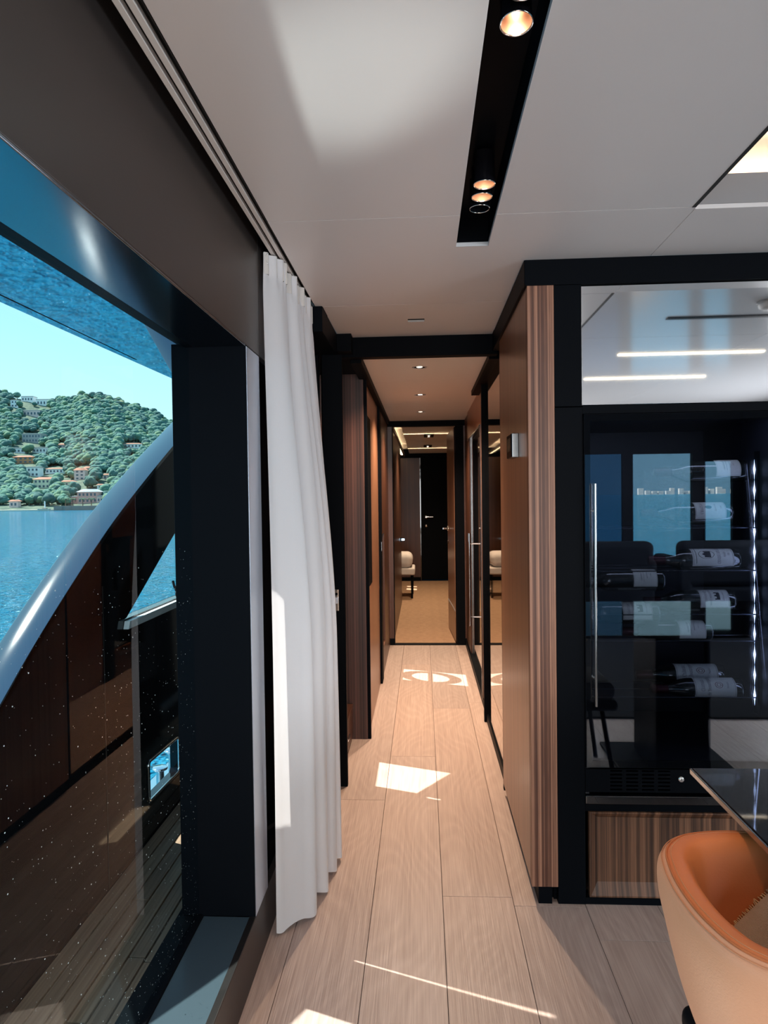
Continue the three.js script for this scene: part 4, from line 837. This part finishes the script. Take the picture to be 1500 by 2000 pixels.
  villa(-584, 38, 19, 14, 'white', 'flat', [3, 2], 'white cube house left of the long tiled house');
  villa(-551, 42, 27, 9, 'white', 'tile', [5, 1], 'long white house with orange tiled roof');
  villa(-568, 20, 31, 17, 'cream', 'tile', [5, 2], 'large cream villa with tiled roof and tall windows');
  villa(-512, 32, 16, 18, 'rose', 'tile', [2, 3], 'tall pinkish tower-like house mid-slope');
  villa(-499, 40, 11, 12, 'rose', 'tile', [1, 2], 'narrow pink house beside the tower-like house');
  villa(-532, 21, 18, 11, 'cream', 'tile', [3, 1], 'small cream house right of the large cream villa');
  villa(-470, 32, 13, 9, 'rose', 'tile', [2, 1], 'small tiled house right of the tower-like house');
  villa(-501, -3, 30, 21, 'pink', 'slate', [5, 2], 'large pink mansion with grey roof on the waterfront');
  villa(-521, -3, 10, 10, 'pink', 'flat', [2, 1], 'left wing of the pink waterfront mansion');
  villa(-481, -3, 10, 10, 'rose', 'flat', [2, 1], 'right wing of the pink waterfront mansion');
  villa(-481, 18, 8, 8, 'white', 'tile', [1, 1], 'tiny white house above the pink mansion');
  villa(-615, -8, 13, 12, 'rose', 'tile', [2, 1], 'pink house at the left edge on the waterfront');
}
{ // sea wall, beach and marker
  const stone = std({ color: lin(0.26, 0.22, 0.19), roughness: 0.95 }), sand = std({ color: lin(0.62, 0.53, 0.42), roughness: 1 });
  const strip = (b0, b1, z, w, y0, y1) => { const list = []; for (let k = 0; k < 8; k++) { const a = lerp(b0, b1, k / 8), c = lerp(b0, b1, (k + 1) / 8); list.push(block(a / 1000 * 300, c / 1000 * 300 + 0.1, y0, y1, z - w, z)); } return join(list); };
  single('sea_wall', strip(-548, -440, -297.5, 3, SEA - 1, SEA + 2.0), stone, 'brown stone sea wall below the pink mansion', 'wall');
  single('beach', strip(-760, -556, -296.5, 8, SEA - 1, SEA + 0.5), sand, 'narrow pale sand beach at the foot of the hill', 'beach');
  single('beach', strip(-438, -405, -296, 3, SEA - 1, SEA + 0.4), sand, 'short strip of sand right of the stone sea wall', 'beach');
  single('jetty', strip(-566, -550, -294, 2, SEA - 1, SEA + 0.9), sand, 'short pale jetty beside the beach', 'jetty');
  const m = thing('beacon', 'slim white beacon at the end of the jetty', 'beacon', [-0.566 * 296, SEA, -296]);
  part('post', lathe([[0.5, 0], [0.45, 1], [0.28, 1.2], [0.22, 3.6], [0.32, 3.8], [0.0001, 4.3]], 12), std({ color: lin(0.8, 0.8, 0.8) }), m); part('foot', block(-0.8, 0.8, 0, 1.2, -0.8, 0.8), stone, m);
}
{ // trees: the nearest three hundred one by one, the rest of the wood as one
  const R = rng(123);
  function crown(seed, pine) {
    const Q = rng(seed), list = [];
    for (let k = 0; k < 5; k++) { const a = k * 2.4, r = k ? 0.30 : 0, s = k ? 0.42 + 0.16 * Q() : 0.62; const g = new THREE.IcosahedronGeometry(s, 1); const p = g.attributes.position; for (let i = 0; i < p.count; i++) { const n = 0.82 + 0.36 * noise(p.getX(i) * 4 + 20, p.getY(i) * 4 + p.getZ(i) * 3 + 20, seed + k); p.setXYZ(i, p.getX(i) * n, p.getY(i) * n * (pine ? 0.8 : 0.95), p.getZ(i) * n); } g.translate(Math.cos(a) * r, 0.75 + (k ? (Q() - 0.4) * 0.4 : 0.12), Math.sin(a) * r); list.push(g); }
    list.push(new THREE.CylinderGeometry(0.06, 0.09, 0.6, 5).translate(0, 0.15, 0));
    const g = mergeVertices(join(list.map((q) => { q.deleteAttribute('uv'); q.deleteAttribute('normal'); return q; }))); g.computeVertexNormals(); return g;
  }
  const geos = [crown(1, true), crown(2, false), crown(3, true), crown(4, false)];
  const greens = [[0.072, 0.172, 0.140], [0.060, 0.145, 0.125], [0.090, 0.195, 0.140], [0.125, 0.215, 0.135], [0.050, 0.122, 0.112]].map((c) => std({ color: lin(...c), roughness: 1 }));
  const spots = [];
  for (let k = 0; k < 12000 && spots.length < 4600; k++) {
    const b = k < 4200 ? lerp(-648, -358, R()) : R() < 0.78 ? lerp(-1230, -648, R()) : lerp(-358, -220, R()), sh = Math.pow(R(), 0.9), up = lerp(SHORE_UP, ridgeUp(b) - 8, sh);
    const wood = (b < -660 ? 0.8 : smooth(-575, -520, b)) + 0.5 * smooth(120, 152, up);
    const dense = sh > 0.42 ? Math.max(0.35, wood) : 0.78;
    if (R() > 0.32 + dense * 0.9) continue;
    if (up < -6) continue;
    if (footprints.some(([a, c, d, e]) => b > a && b < c && up > d - 11 && up < e)) continue;
    const p = ground(b, sh), s = (sh > 0.42 ? 3.6 : 3.1) * (0.75 + 0.6 * R());
    spots.push([p, s, R(), R(), b, up]);
  }
  spots.sort((a, c) => (a[0].lengthSq() / a[1] ** 2) - (c[0].lengthSq() / c[1] ** 2));
  const seen = spots.filter(([, , , , b]) => b > -648 && b < -358), near = seen.slice(0, 300), rest = spots.filter((q) => !near.includes(q));
  const tone = ['bluish green', 'deep green', 'mid green', 'yellow-green', 'dark green'];
  function say(b, up, k, s) {   // which villa the tree stands by, or which part of the wood it belongs to
    if (up > 60 && b > -520) { const where = b < -470 ? 'left shoulder' : b < -410 ? 'middle' : 'right flank'; return [`${tone[k]} pine in the ${where} of the hill wood${up > 105 ? ' near the ridge' : ''}`, 'pines of the hill wood']; }
    let best = null; for (const [vb, vu, name] of villas) { const d = Math.hypot(b - vb, 1.4 * (up - vu)); if (!best || d < best[0]) best = [d, vb, vu, name]; }
    const side = Math.abs(b - best[1]) > Math.abs(up - best[2]) ? (b < best[1] ? 'left of' : 'right of') : up < best[2] ? 'below' : 'above';
    return [`${s > 3.7 ? 'large' : s > 2.9 ? 'middle-sized' : 'small'} ${tone[k]} tree ${best[0] > 22 ? 'well ' : ''}${side} the ${best[3]}`, 'garden trees among the villas'];
  }
  for (const [p, s, r1, r2, b, up] of near) {
    const [words, cluster] = say(b, up, Math.floor(r2 * 5), s);
    const t = single('tree', geos[Math.floor(r1 * 4)], greens[Math.floor(r2 * 5)], words, 'tree', cluster);
    t.position.copy(p); t.scale.set(s, s * (0.9 + 0.3 * r1), s); t.rotation.y = r2 * 6;
  }
  const im = new THREE.InstancedMesh(geos[0], std({ color: lin(1, 1, 1), roughness: 1 }), rest.length), mt = new THREE.Matrix4(), q = new THREE.Quaternion(), e = new THREE.Euler();
  rest.forEach(([p, s, r1, r2], i) => { mt.compose(p, q.setFromEuler(e.set(0, r2 * 6, 0)), new THREE.Vector3(s, s * (0.9 + 0.3 * r1), s)); im.setMatrixAt(i, mt); im.setColorAt(i, greens[Math.floor(r2 * 5)].color); });
  im.name = numbered('distant_wood'); im.userData = { kind: 'stuff', label: 'rest of the dense pine wood over the hill', category: 'wood' }; scene.add(im);
  // palms before the pink mansion
  for (const [b, label] of [[-528, 'short palm left of the pink mansion'], [-517, 'first palm on the waterfront before the pink mansion'], [-502, 'second palm on the waterfront before the pink mansion'], [-489, 'third palm on the waterfront before the pink mansion']]) {
    const c = ground(b, 0.012), o = thing('palm', label, 'palm tree', [c.x, SEA + 1.4, -303]);
    part('trunk', new THREE.CylinderGeometry(0.15, 0.22, 3.2, 7).translate(0, 1.6, 0), std({ color: lin(0.16, 0.12, 0.08), roughness: 1 }), o);
    const fr = []; for (let k = 0; k < 11; k++) { const a = k * 0.571 + b, r = 1.5; fr.push(tube([[0, 3.2, 0], [Math.cos(a) * r * 0.5, 3.9, Math.sin(a) * r * 0.5], [Math.cos(a) * r, 3.1 + (k % 3) * 0.3, Math.sin(a) * r]], 0.16, 5, 4)); }
    part('fronds', join(fr), greens[3], o);
  }
}
{ // the far shore astern, seen only in the fridge door
  const pos = [], idx = [], N = 60;
  for (let i = 0; i <= N; i++) { const x = lerp(-3500, 5200, i / N), y = 190 + 190 * noise(i / 7, 0, 91) + 60 * noise(i / 2.2, 3, 92); pos.push(x, SEA - 5, 3300, x, y, 4300, x, SEA - 5, 6000); if (i < N) { const o = i * 3; idx.push(o, o + 1, o + 3, o + 1, o + 4, o + 3, o + 1, o + 2, o + 4, o + 2, o + 5, o + 4); } }
  const g = new THREE.BufferGeometry(); g.setAttribute('position', new THREE.Float32BufferAttribute(pos, 3)); g.setIndex(idx); g.computeVertexNormals();
  structure('far_mountain', 'blue-green mountains behind the far town', 'mountain', g, std({ color: lin(0.06, 0.15, 0.22), roughness: 1 }));
  const R = rng(55), wm = std({ color: lin(0.78, 0.76, 0.72), roughness: 0.9 }), wp = std({ color: lin(0.56, 0.58, 0.6), roughness: 0.8 });
  for (let k = 0; k < 26; k++) {
    const x = lerp(960, 1650, k / 25) + 5 * R(), h = 14 + 16 * R() + (k === 18 || k === 29 ? 30 : 0), w = 17 + 7 * R();
    const o = thing('apartment_block', 'white apartment block of the far town seen in the fridge door', 'building', [x, SEA, 3050 + 40 * R()], 'far town seen in the fridge door');
    part('walls', block(-w / 2, w / 2, 0, h, 0, 16), wm, o);
    part('window_band', join([0.3, 0.55, 0.8].map((t) => block(-w * 0.45, w * 0.45, h * t - 1.1, h * t + 1.1, -0.4, 0))), wp, o);
  }
}

shade(scene);
renderer.render(scene, camera);
